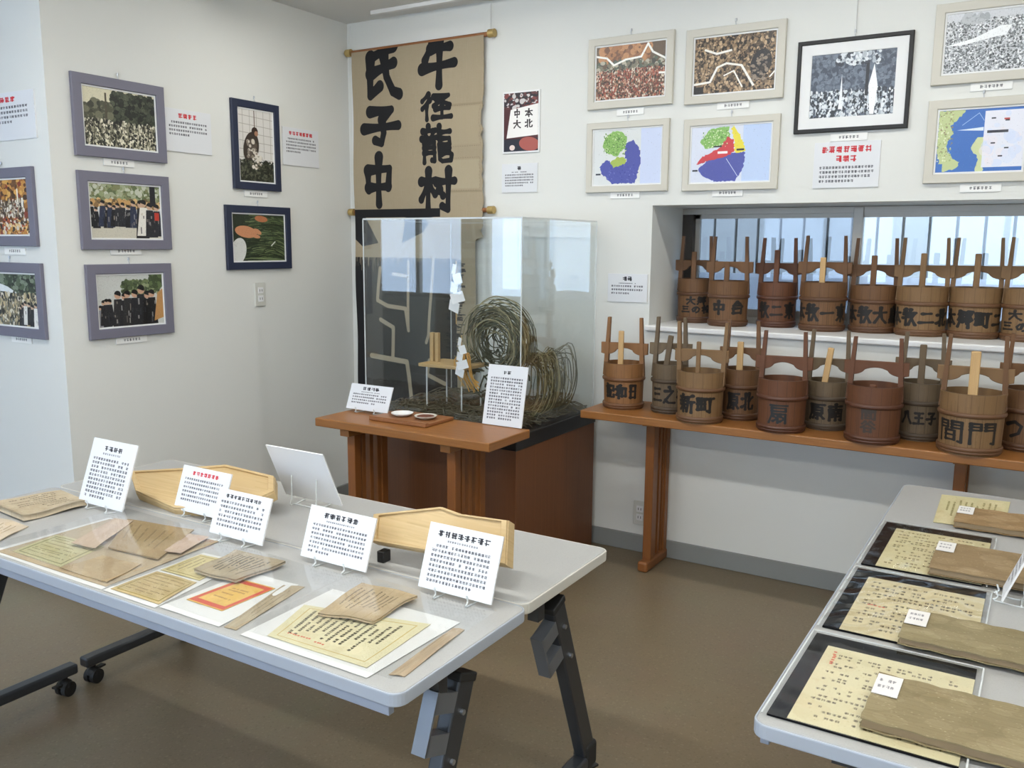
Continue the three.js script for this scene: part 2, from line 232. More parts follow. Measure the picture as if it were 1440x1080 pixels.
function blobs(c, r, n, x0, x1, y0, y1, s0, s1, colors, tall = 1, alpha = 1) { for (let i = 0; i < n; i++) { c.globalAlpha = alpha; c.fillStyle = colors[Math.floor(r() * colors.length)]; const s = (s0 + (s1 - s0) * r()) * (n > 200 ? 0.66 : 1); c.beginPath(); c.ellipse(x0 + (x1 - x0) * r(), y0 + (y1 - y0) * r(), s, s * tall * (0.7 + 0.6 * r()), 0.6 * (r() - 0.5), 0, 7); c.fill(); } c.globalAlpha = 1; }
function figures(c, r, n, x0, x1, base, ht, robes, skin = '#caa78c', hat = '#111') { for (let i = 0; i < n; i++) { const x = x0 + (x1 - x0) * ((i + r() * 0.8) / n), h = ht * (0.85 + 0.3 * r()), b = base + ht * 0.12 * (r() - 0.5), w = h * 0.2;
    c.fillStyle = robes[Math.floor(r() * robes.length)]; c.beginPath(); c.moveTo(x - w * 0.5, b - h * 0.78); c.lineTo(x + w * 0.5, b - h * 0.78); c.lineTo(x + w * (0.7 + 0.4 * r()), b); c.lineTo(x - w * (0.7 + 0.4 * r()), b); c.fill();
    c.fillStyle = skin; c.beginPath(); c.arc(x, b - h * 0.87, h * 0.085, 0, 7); c.fill(); c.fillStyle = hat; c.beginPath(); c.arc(x, b - h * 0.91, h * 0.085, Math.PI, 7); c.fill(); for (let k = 0; k < 5; k++) { c.globalAlpha = 0.55; c.fillStyle = ['#e9e4da', '#3b3b44', '#0c0c0e', '#8a8078', '#c9b9a4'][Math.floor(r() * 5)]; c.fillRect(x + w * (r() - 0.6), b - h * (0.15 + 0.6 * r()), w * 0.14 + 2 * r(), h * (0.05 + 0.16 * r())); } c.globalAlpha = 1; } }
const grain = (c, r, w, h, n = 3500) => { speckle(c, w, h, r, n, ['#ffffff', '#000000', '#d8d0c0', '#2a2622'], 0.6, 2.4, 0.22); };
const photo = (seed, paint, n) => canvasTex(480, 360, (c, w, h) => { c.scale(1.5, 1.5); const r = rng(seed); paint(c, r, 320, 240); grain(c, r, 320, 240, n); });
function land(c, r, pts, color, jag = 7) { c.fillStyle = color; c.beginPath(); pts.forEach(([x, y], i) => { const [u, v] = pts[(i + 1) % pts.length], n = Math.max(2, Math.round(Math.hypot(u - x, v - y) / 7)); for (let k = 0; k < n; k++) c.lineTo(x + (u - x) * k / n + jag * (r() - 0.5), y + (v - y) * k / n + jag * (r() - 0.5)); }); c.closePath(); c.fill(); }
const PHOTO = {
  grove: photo(101, (c, r, w, h) => { c.fillStyle = '#d6d0b4'; c.fillRect(0, 0, w, h); blobs(c, r, 1100, 120, w, 10, 150, 6, 20, ['#1d2118', '#2b3024', '#3c4233', '#171a13', '#4c523f']); blobs(c, r, 120, 0, 120, 60, 140, 5, 18, ['#4a4c3a', '#6d6c56', '#38392c']); c.fillStyle = '#4b4636'; c.fillRect(94, 16, 8, 120); blobs(c, r, 1144, 0, w, 130, h, 3, 9, ['#23231c', '#8c8873', '#c9c4ad', '#3a392d', '#e4dfca', '#1a1a15', '#5f5c4b'], 1.6); }),
  bonfire: photo(102, (c, r, w, h) => { c.fillStyle = '#cdd0cf'; c.fillRect(0, 0, w, h); blobs(c, r, 836, 0, w, 0, 80, 6, 20, ['#8f9a72', '#a3a98a', '#5f6b45', '#7c7f58', '#c3c6b4']); c.fillStyle = '#b98f58'; c.fillRect(0, 74, w, 26); blobs(c, r, 160, 0, w, 70, 100, 4, 12, ['#c79c62', '#8d6b40', '#d8b57c', '#6b573a']); c.fillStyle = '#c9c4b4'; c.fillRect(0, 160, w, 80); figures(c, r, 10, 0, 200, 190, 110, ['#15151a', '#24242a', '#2a3048', '#101013']); figures(c, r, 4, 210, 310, 232, 170, ['#15151a', '#e7e3da', '#24242a', '#d9c9b0']); c.fillStyle = '#c23b2a'; c.fillRect(290, 120, 22, 36); c.fillStyle = '#1a1a20'; c.fillRect(272, 0, 26, 90); }),
  robes: photo(103, (c, r, w, h) => { c.fillStyle = '#c6c8c4'; c.fillRect(0, 0, w, h); blobs(c, r, 440, 120, 300, 30, 90, 6, 18, ['#6d7a52', '#4d5a3b', '#8f9873', '#3c4730']); blobs(c, r, 70, 260, w, 0, 60, 6, 18, ['#3f4c30', '#5f6f46']); figures(c, r, 7, 70, 290, 250, 185, ['#17171a', '#222226', '#101012', '#2b2a2c'], '#c59b80'); c.fillStyle = '#b98a54'; c.beginPath(); c.moveTo(292, 90); c.lineTo(w, 70); c.lineTo(w, 210); c.lineTo(270, 225); c.fill(); figures(c, r, 4, 4, 66, 236, 120, ['#d7d5d0', '#26262a', '#8b8b90']); }),
  parade: photo(104, (c, r, w, h) => { c.fillStyle = '#8a5a26'; c.fillRect(0, 0, w, h); blobs(c, r, 572, 0, w, 0, h, 8, 26, ['#a8702c', '#6b4420', '#c48a3c', '#4a2f18', '#d9a552', '#8c3a20']); blobs(c, r, 440, 60, 290, 90, 160, 3, 9, ['#e9e2d4', '#3c2b1c', '#b7a78c', '#5a4632'], 1.8); blobs(c, r, 160, 0, w, 170, 236, 3, 9, ['#d8cfc0', '#b4532c', '#2d2219', '#e5c48a']); c.fillStyle = '#e8e2d2'; c.fillRect(250, 40, 8, 60); c.fillRect(276, 80, 12, 40); }),
  banners: photo(105, (c, r, w, h) => { c.fillStyle = '#7d837e'; c.fillRect(0, 0, w, h); blobs(c, r, 572, 90, w, 0, 120, 8, 22, ['#33402f', '#53614a', '#232b20', '#7a8672']); c.fillStyle = '#dfe4e6'; c.beginPath(); c.moveTo(30, 30); c.lineTo(140, 60); c.lineTo(200, 90); c.lineTo(60, 80); c.fill(); blobs(c, r, 704, 0, w, 90, h, 4, 13, ['#b8a985', '#8e8468', '#d9d3c2', '#4c4a40', '#262826', '#c7b48a', '#6e6754'], 1.7); figures(c, r, 6, 200, 310, 238, 110, ['#1c1c1e', '#e7e4de', '#303034']); }),
  weaver: canvasTex(240, 360, (c, w, h) => { const r = rng(106); c.fillStyle = '#d9d6d1'; c.fillRect(0, 0, w, h); c.strokeStyle = '#a9a49c'; c.lineWidth = 3; for (let i = 0; i < 5; i++) { c.beginPath(); c.moveTo(30 + i * 48, 0); c.lineTo(30 + i * 48, 240); c.stroke(); } for (let i = 0; i < 6; i++) { c.beginPath(); c.moveTo(0, 30 + i * 42); c.lineTo(w, 40 + i * 42); c.stroke(); } c.fillStyle = '#6d5f52'; c.fillRect(108, 0, 6, 150);
    c.fillStyle = '#3a3029'; c.beginPath(); c.ellipse(84, 190, 52, 82, 0.25, 0, 7); c.fill(); c.fillStyle = '#33241d'; c.beginPath(); c.arc(112, 106, 22, 0, 7); c.fill(); c.fillStyle = '#a57a5f'; c.beginPath(); c.arc(122, 116, 13, 0, 7); c.fill(); blobs(c, r, 60, 60, 120, 150, 240, 4, 12, ['#5a4f45', '#8d8276', '#d2cabd']); c.fillStyle = '#2c2f24'; c.fillRect(0, 268, w, 92); blobs(c, r, 528, 0, w, 255, 360, 4, 14, ['#22261c', '#3d4232', '#585a48', '#171a13']); blobs(c, r, 30, 90, 150, 230, 290, 5, 12, ['#ded8cc', '#8e8574']); }),
  hands: photo(107, (c, r, w, h) => { c.fillStyle = '#222c1e'; c.fillRect(0, 0, w, h); c.lineCap = 'round'; for (let i = 0; i < 220; i++) { c.strokeStyle = ['#39482e', '#1a2217', '#52633e', '#6f7d54', '#2c3a25'][Math.floor(r() * 5)]; c.lineWidth = 2 + 4 * r(); const y = r() * h; c.beginPath(); c.moveTo(60 + r() * 200, y); c.quadraticCurveTo(200 + 100 * r(), y - 50 + 60 * r(), 330, y + 40 * r()); c.stroke(); }
    c.fillStyle = '#d7d8d4'; c.beginPath(); c.ellipse(30, 190, 46, 70, 0.3, 0, 7); c.fill(); c.fillStyle = '#c98a63'; c.beginPath(); c.ellipse(80, 90, 66, 30, 0.15, 0, 7); c.fill(); c.beginPath(); c.ellipse(150, 88, 26, 12, 0.5, 0, 7); c.fill(); c.beginPath(); c.ellipse(140, 112, 26, 10, 0.2, 0, 7); c.fill(); c.fillStyle = '#b5704a'; c.beginPath(); c.ellipse(175, 22, 40, 16, 0.1, 0, 7); c.fill(); c.strokeStyle = '#dfe3da'; c.lineWidth = 6; c.beginPath(); c.moveTo(235, 160); c.lineTo(258, 140); c.stroke(); }),
  court: photo(111, (c, r, w, h) => { c.fillStyle = '#5d4a38'; c.fillRect(0, 0, w, h); c.fillStyle = '#8a5a38'; c.fillRect(20, 0, 230, 70); blobs(c, r, 90, 20, 250, 0, 70, 5, 18, ['#a06a40', '#6d4429', '#b98355']); blobs(c, r, 160, 0, w, 70, 120, 4, 12, ['#3a3a34', '#77705e', '#b0a894', '#4f5a4a']); blobs(c, r, 1980, 0, w, 110, h, 2, 6, ['#7c3b30', '#a8523f', '#c08f74', '#2a2420', '#d8c8b4', '#5a3026', '#8e6a54'], 1.6); c.strokeStyle = '#f3f1ea'; c.lineWidth = 9; c.lineJoin = 'round'; c.beginPath(); c.moveTo(0, 40); c.lineTo(50, 52); c.lineTo(84, 86); c.lineTo(140, 66); c.lineTo(210, 60); c.lineTo(240, 6); c.lineTo(262, 44); c.lineTo(320, 78); c.stroke(); c.beginPath(); c.moveTo(290, 138); c.lineTo(320, 140); c.stroke(); }),
  procession: photo(112, (c, r, w, h) => { c.fillStyle = '#5b4c3c'; c.fillRect(0, 0, w, h); blobs(c, r, 1540, 0, w, 0, h, 3, 10, ['#7d6a54', '#a58a6a', '#3a3129', '#c2a684', '#2b2420', '#8e7458'], 1.3); c.strokeStyle = '#f1eee6'; c.lineWidth = 9; c.lineJoin = 'round'; c.beginPath(); c.moveTo(40, 50); c.lineTo(90, 72); c.lineTo(150, 62); c.stroke(); c.beginPath(); c.moveTo(0, 196); c.lineTo(66, 190); c.lineTo(94, 130); c.lineTo(130, 116); c.lineTo(190, 130); c.lineTo(240, 220); c.stroke(); c.lineWidth = 6; c.beginPath(); c.moveTo(120, 168); c.lineTo(160, 150); c.lineTo(196, 222); c.stroke(); c.beginPath(); c.moveTo(300, 190); c.lineTo(320, 165); c.stroke(); c.fillStyle = '#1d1a1a'; c.fillRect(0, 208, 40, 32); c.fillStyle = '#2c2a2c'; c.beginPath(); c.ellipse(265, 130, 40, 60, 0.2, 0, 7); c.fill(); blobs(c, r, 60, 230, 300, 90, 200, 3, 9, ['#6d6258', '#8f8070', '#3a342f']); }),
  shrine: photo(113, (c, r, w, h) => { c.fillStyle = '#566070'; c.fillRect(0, 0, w, h); blobs(c, r, 880, 0, w, 0, 170, 4, 16, ['#4b5666', '#616c7c', '#3c4655', '#6d7887']); blobs(c, r, 120, 100, 260, 0, 46, 3, 10, ['#aab2bb', '#d9dee2', '#2c3340']); blobs(c, r, 1012, 0, w, 140, h, 3, 9, ['#dfe3e6', '#2f3743', '#a7b0b9', '#1e242d', '#c7ced4'], 1.5); c.fillStyle = '#e8ebee'; c.beginPath(); c.moveTo(112, 210); c.lineTo(120, 80); c.lineTo(130, 210); c.fill(); c.fillStyle = '#f2f4f5'; c.beginPath(); c.moveTo(222, 130); c.lineTo(240, 50); c.lineTo(256, 130); c.lineTo(248, 236); c.lineTo(232, 236); c.fill(); c.fillStyle = '#1b2029'; c.fillRect(210, 46, 12, 120); }),
  village: photo(114, (c, r, w, h) => { c.fillStyle = '#c9ccd0'; c.fillRect(0, 0, w, h); blobs(c, r, 3080, 0, w, 30, h, 2, 7, ['#8d9094', '#5f6366', '#b9bcbf', '#e6e8e9', '#75797c', '#3f4345'], 1); c.fillStyle = '#eff1f2'; c.beginPath(); c.moveTo(0, 128); c.lineTo(110, 104); c.lineTo(200, 64); c.lineTo(240, 66); c.lineTo(224, 100); c.lineTo(60, 130); c.fill(); blobs(c, r, 80, 60, 150, 10, 40, 4, 12, ['#9da1a5', '#b4b8bb']); }),
  mapTwo: photo(115, (c, r, w, h) => { c.fillStyle = '#d7dad9'; c.fillRect(0, 0, w, h); c.fillStyle = '#c7d1ea'; c.fillRect(224, 0, 96, h); land(c, r, [[30, 160], [60, 130], [150, 150], [150, 60], [190, 50], [220, 90], [226, 150], [200, 236], [90, 236], [40, 190]], '#4a50a0'); c.fillStyle = '#d7dad9'; c.fillRect(80, 128, 80, 14); land(c, r, [[60, 30], [90, 4], [140, 14], [162, 40], [150, 84], [110, 118], [56, 96], [44, 60]], '#86b35a'); land(c, r, [[82, 140], [120, 118], [160, 130], [150, 152], [96, 166]], '#a3b84e'); blobs(c, r, 160, 50, 158, 16, 110, 1, 3, ['#5d8a3c', '#cfd8a4', '#49702e']); blobs(c, r, 60, 60, 210, 150, 230, 1, 3, ['#6a70b8', '#3a4090']); c.fillStyle = '#15152a'; c.fillRect(12, 190, 24, 7); }, 500),
  mapFour: photo(116, (c, r, w, h) => { c.fillStyle = '#d3d8e6'; c.fillRect(0, 0, w, h); c.fillStyle = '#b9cbea'; c.fillRect(210, 0, 110, h); land(c, r, [[30, 180], [80, 138], [200, 112], [220, 118], [216, 180], [186, 238], [100, 238], [50, 212]], '#4a50a0'); land(c, r, [[56, 40], [70, 14], [150, 4], [160, 50], [130, 84], [60, 96], [36, 66]], '#7fb157'); land(c, r, [[22, 160], [50, 128], [120, 92], [150, 46], [172, 60], [178, 110], [150, 128], [70, 148]], '#c8353a'); land(c, r, [[160, 10], [172, 2], [196, 40], [214, 84], [224, 112], [182, 120], [174, 60]], '#e3d33a'); blobs(c, r, 140, 46, 150, 14, 90, 1, 3, ['#4f7a34', '#d0dcae']); c.fillStyle = '#f2f2f0'; c.fillRect(110, 108, 40, 10); c.fillStyle = '#16161c'; c.fillRect(186, 100, 30, 8); c.fillRect(8, 184, 22, 7); c.fillRect(92, 84, 34, 6); c.strokeStyle = '#dfe4f2'; c.lineWidth = 2; c.beginPath(); c.moveTo(146, 140); c.lineTo(196, 220); c.stroke(); }, 500),
  mapBay: photo(117, (c, r, w, h) => { c.fillStyle = '#2f66b4'; c.fillRect(0, 0, w, h); land(c, r, [[0, 0], [100, 0], [70, 40], [44, 60], [60, 90], [36, 120], [44, 160], [70, 190], [90, 200], [80, 226], [20, 240], [0, 150]], '#b9c58a'); land(c, r, [[150, 110], [130, 150], [160, 190], [150, 240], [180, 240], [180, 110]], '#c8d09a'); c.fillStyle = '#dfeaf4'; c.beginPath(); c.moveTo(70, 78); c.lineTo(170, 70); c.lineTo(170, 84); c.fill(); c.fillStyle = '#2f66b4'; c.fillRect(0, 206, 26, 34); blobs(c, r, 120, 0, 60, 0, 200, 1, 4, ['#98a86a', '#d9dfb6', '#8a7f5a']); c.strokeStyle = '#a8c4e4'; c.lineWidth = 2; c.beginPath(); c.moveTo(90, 60); c.lineTo(150, 16); c.lineTo(170, 46); c.stroke(); c.fillStyle = '#dfe0ea'; c.fillRect(172, 10, 148, 214); blobs(c, r, 24, 180, 316, 20, 210, 8, 26, ['#d3dcef', '#e6dde2', '#ccd6ec'], 1, 0.6); c.fillStyle = '#23232c'; c.fillRect(184, 84, 76, 10); for (const [x, y] of [[196, 36], [246, 46], [200, 130], [250, 150], [230, 180]]) c.fillRect(x, y, 16, 5); c.fillStyle = '#b03a34'; c.fillRect(242, 40, 20, 6); }, 500),
  drum: canvasTex(200, 340, (c, w, h) => { const r = rng(118); c.fillStyle = '#4a1f22'; c.fillRect(0, 0, w, h); c.fillStyle = '#221a22'; c.fillRect(0, 0, w, 70); blobs(c, r, 120, 0, w, 0, 90, 4, 14, ['#5a2c2e', '#2b2028', '#c8c2c0', '#7a3a38']); c.fillStyle = '#efece8'; c.beginPath(); c.moveTo(40, 96); c.lineTo(w, 70); c.lineTo(w, 250); c.lineTo(16, 262); c.fill(); const g = ['中', '本', '大', '北']; g.forEach((k, i) => glyph(c, k, 56 + (i % 2) * 68, 96 + Math.floor(i / 2) * 62, 44, 48, 8, '#2a2024')); c.fillStyle = '#232430'; c.fillRect(0, 268, w, 72); c.fillStyle = '#a9584e'; c.beginPath(); c.ellipse(150, 300, 60, 40, 0.2, 0, 7); c.fill(); c.fillStyle = '#e8d5cc'; c.beginPath(); c.arc(50, 318, 16, 0, 7); c.fill(); }),
};
const grey3 = 'grey framed festival photographs';
framed(wallSpot(LEFTWALL, [[97, 102], [230, 122], [229, 228], [103, 220]]), 'framed_photograph', 'mauve-grey framed photograph of a crowd under dark trees, topmost of three', MAT.mauve, 0.042, PHOTO.grove);
framed(wallSpot(LEFTWALL, [[106, 239], [235, 249], [238, 350], [113, 352]]), 'framed_photograph', 'mauve-grey framed photograph of figures in black before a tan wall and trees', MAT.mauve, 0.042, PHOTO.bonfire);
framed(wallSpot(LEFTWALL, [[119, 372], [240, 370], [240, 468], [123, 478]]), 'framed_photograph', 'mauve-grey framed photograph of robed figures in black under a pale sky', MAT.mauve, 0.042, PHOTO.robes);
framed(wallSpot(LEFTWALL, [[322, 137], [391, 150], [391, 268], [327, 267]]), 'framed_photograph', 'navy framed upright photograph of a kneeling figure before a paper screen', MAT.navy, 0.036, PHOTO.weaver, { glass: false });
framed(wallSpot(LEFTWALL, [[315, 287], [407, 293], [406, 378], [317, 379]]), 'framed_photograph', 'navy framed photograph of a hand working green straw', MAT.navy, 0.036, PHOTO.hands);
framed(wallSpot(RETURNWALL, [[-38, 239], [48, 235], [57, 345], [-29, 347]]), 'framed_photograph', 'blue-grey framed photograph of a golden brown festival parade', MAT.mauve, 0.042, PHOTO.parade);
framed(wallSpot(RETURNWALL, [[-27, 370], [60, 368], [70, 475], [-18, 471]]), 'framed_photograph', 'blue-grey framed photograph of a crowd carrying straw bundles', MAT.mauve, 0.042, PHOTO.banners);
framed(wallSpot(BACKWALL, [[829, 54], [951, 45], [946, 148], [829, 154]]), 'framed_photograph', 'cream framed collage of a red crowd crossed by a jagged white line', MAT.cream, 0.034, PHOTO.court);
framed(wallSpot(BACKWALL, [[967, 42], [1108, 29], [1102, 138], [964, 148]]), 'framed_photograph', 'cream framed brown collage with white zigzag outlines of a procession', MAT.cream, 0.034, PHOTO.procession);
framed(wallSpot(BACKWALL, [[825, 174], [944, 167], [939, 268], [828, 272]]), 'framed_map', 'cream framed map with one green and one blue district', MAT.cream, 0.03, PHOTO.mapTwo);
framed(wallSpot(BACKWALL, [[963, 170], [1100, 159], [1093, 266], [961, 269]]), 'framed_map', 'cream framed map with green, red, yellow and blue districts', MAT.cream, 0.03, PHOTO.mapFour);
framed(wallSpot(BACKWALL, [[1121, 60], [1286, 44], [1278, 180], [1120, 189]]), 'framed_photograph', 'thin black framed blue-grey old photograph in a wide white mount', MAT.frameBlack, 0.016, PHOTO.shrine, { mat: 0.042, cord: true });
framed(wallSpot(BACKWALL, [[1317, 6], [1478, -9], [1466, 110], [1310, 121]]), 'framed_photograph', 'cream framed grey old photograph of a dense village and hill', MAT.cream, 0.034, PHOTO.village);
framed(wallSpot(BACKWALL, [[1307, 143], [1462, 132], [1455, 253], [1298, 260]]), 'framed_map', 'cream framed map of a blue bay with a pale inset', MAT.cream, 0.034, PHOTO.mapBay);
{ const s = wallSpot(BACKWALL, [[708, 128], [760, 128], [760, 215], [708, 215]]), t = thing('photo_panel', 'unframed tall photograph of a white lettered drum above a small card', 'photograph', s.c); mesh('board', box(s.w, s.h, 0.006, 0, s.h / 2, 0.004), MAT.white, t); mesh('print', box(s.w - 0.016, s.h - 0.016, 0.001, 0, s.h / 2, 0.008), printed(PHOTO.drum, 0.4), t); }

// ---------- cards ----------
function cardTex(seed, w, h, o = {}) { return canvasTex(w, h, (c) => { const r = rng(seed); c.fillStyle = '#dcdee1'; c.fillRect(0, 0, w, h); let y = h * 0.09; const m = w * 0.09;
  if (o.title) for (let k = 0; k < (o.titleRows ?? 1); k++) { const n = k ? 3 : o.title, s = h * (o.ts ?? 0.1), x0 = (w - n * s * 1.05) / 2; for (let i = 0; i < n; i++) scribble(c, r, x0 + i * s * 1.05, y, s, o.red ? '#c2232e' : '#23232a', Math.max(1.5, s * 0.15)); y += s * 1.35; }
  if (o.sub) { const s = h * 0.035; scribbleRow(c, r, w * 0.28, w * 0.72, y, s, '#55555c', 1); y += s * 2.4; } else y += h * 0.03;
  const s = h * (o.bs ?? 0.05), rows = o.rows ?? 6, lead = Math.min(s * 1.7, (h * 0.92 - y) / rows);
  for (let k = 0; k < rows; k++) { scribbleRow(c, r, m, k === rows - 1 ? w * (0.35 + 0.4 * r()) : w - m, y, s, '#3c3c44', Math.max(1, s * 0.12)); y += lead; } }); }
function wallCard(plane, pts, label, tex, group) { const s = wallSpot(plane, pts), t = thing('text_card', label, 'card', s.c, s.turn, group); mesh('board', box(s.w, s.h, 0.005, 0, s.h / 2, 0.003), MAT.white, t); mesh('print', box(s.w - 0.001, s.h - 0.001, 0.0006, 0, s.h / 2, 0.0058), printed(tex, 0.75), t); return t; }
wallCard(LEFTWALL, [[229, 150], [297, 161], [295, 217], [231, 213]], 'white text card with red heading beside the grove photograph', cardTex(201, 256, 208, { title: 4, red: true, ts: 0.12, rows: 4, bs: 0.055 }));
wallCard(LEFTWALL, [[396, 178], [448, 185], [446, 236], [397, 232]], 'white text card with red heading beside the kneeling figure photograph', cardTex(202, 256, 208, { title: 7, red: true, ts: 0.11, rows: 5, bs: 0.05 }));
wallCard(RETURNWALL, [[-22, 133], [50, 127], [52, 194], [-20, 201]], 'white text card with red heading above the golden parade photograph', cardTex(203, 256, 208, { title: 3, red: true, ts: 0.12, rows: 4, bs: 0.06 }));
wallCard(BACKWALL, [[707, 229], [757, 231], [756, 270], [706, 271]], 'small white card with one heading character below the drum photograph', cardTex(204, 200, 160, { title: 1, ts: 0.14, sub: true, rows: 5, bs: 0.055 }));
wallCard(BACKWALL, [[856, 387], [912, 383], [910, 424], [855, 425]], 'small white card on the wall beside the bucket niche', cardTex(205, 224, 160, { title: 2, ts: 0.17, sub: true, rows: 3, bs: 0.075 }));
wallCard(BACKWALL, [[1147, 201], [1240, 197], [1235, 263], [1142, 265]], 'white text card with two red heading rows under the black frame', cardTex(206, 320, 224, { title: 7, titleRows: 2, red: true, ts: 0.15, rows: 4, bs: 0.065 }));
{ const tt = [301, 302].map((s) => canvasTex(160, 32, (c, w, h) => { const r = rng(s); c.fillStyle = '#efefec'; c.fillRect(0, 0, w, h); scribbleRow(c, r, 36, 124, 9, 14, '#4a4a50', 1.4); })).map((t) => printed(t, 0.8));
  const tags = [[LEFTWALL, 145, 188, 225, 234, 'crowd under dark trees'], [LEFTWALL, 155, 198, 351, 358, 'figures before the tan wall'], [LEFTWALL, 163, 206, 474, 482, 'robed figures'], [LEFTWALL, 343, 375, 269, 277, 'kneeling figure'], [RETURNWALL, 8, 37, 348, 358, 'golden parade'], [RETURNWALL, 18, 46, 474, 482, 'straw bundles'],
    [BACKWALL, 868, 906, 154, 162, 'red crowd collage'], [BACKWALL, 1009, 1054, 143, 153, 'procession collage'], [BACKWALL, 859, 900, 270, 279, 'two-district map'], [BACKWALL, 1002, 1045, 268, 276, 'four-district map'], [BACKWALL, 1168, 1220, 189, 198, 'black framed photograph'], [BACKWALL, 1365, 1424, 116, 127, 'village photograph'], [BACKWALL, 1350, 1408, 261, 270, 'bay map']];
  tags.forEach(([pl, x0, x1, y0, y1, what], i) => { const s = wallSpot(pl, [[x0, y0], [x1, y0], [x1, y1], [x0, y1]]), t = thing('caption_strip', 'narrow white caption strip under the ' + what, 'caption', s.c, s.turn, 'picture captions'); mesh('board', box(s.w, 0.03, 0.004, 0, 0.015, 0.0025), MAT.white, t); mesh('print', box(s.w - 0.001, 0.029, 0.0006, 0, 0.015, 0.0048), tt[i % 2], t); }); }
function outlet(spot, label, n) { const t = thing('wall_outlet', label, 'outlet', spot.c, spot.turn); mesh('plate', rbox(0.07, 0.12, 0.008, 0.003, 0, 0.06, 0.004), MAT.plastic, t); for (let i = 0; i < n; i++) { const y = 0.06 + (i - (n - 1) / 2) * 0.042; const s = mesh('socket', rbox(0.034, 0.032, 0.003, 0.001, 0, y, 0.0095), MAT.white, t); for (const d of [-0.007, 0.007]) mesh('slot', box(0.003, 0.012, 0.001, d, y, 0.0112), MAT.black, s); } }
outlet(wallSpot(LEFTWALL, [[358, 396], [372, 397], [372, 430], [358, 431]]), 'cream wall outlet below the navy framed photographs', 2);
outlet(wallSpot(BACKWALL, [[895, 702], [906, 704], [906, 738], [895, 737]]), 'cream wall outlet low down beside the bench leg', 2);

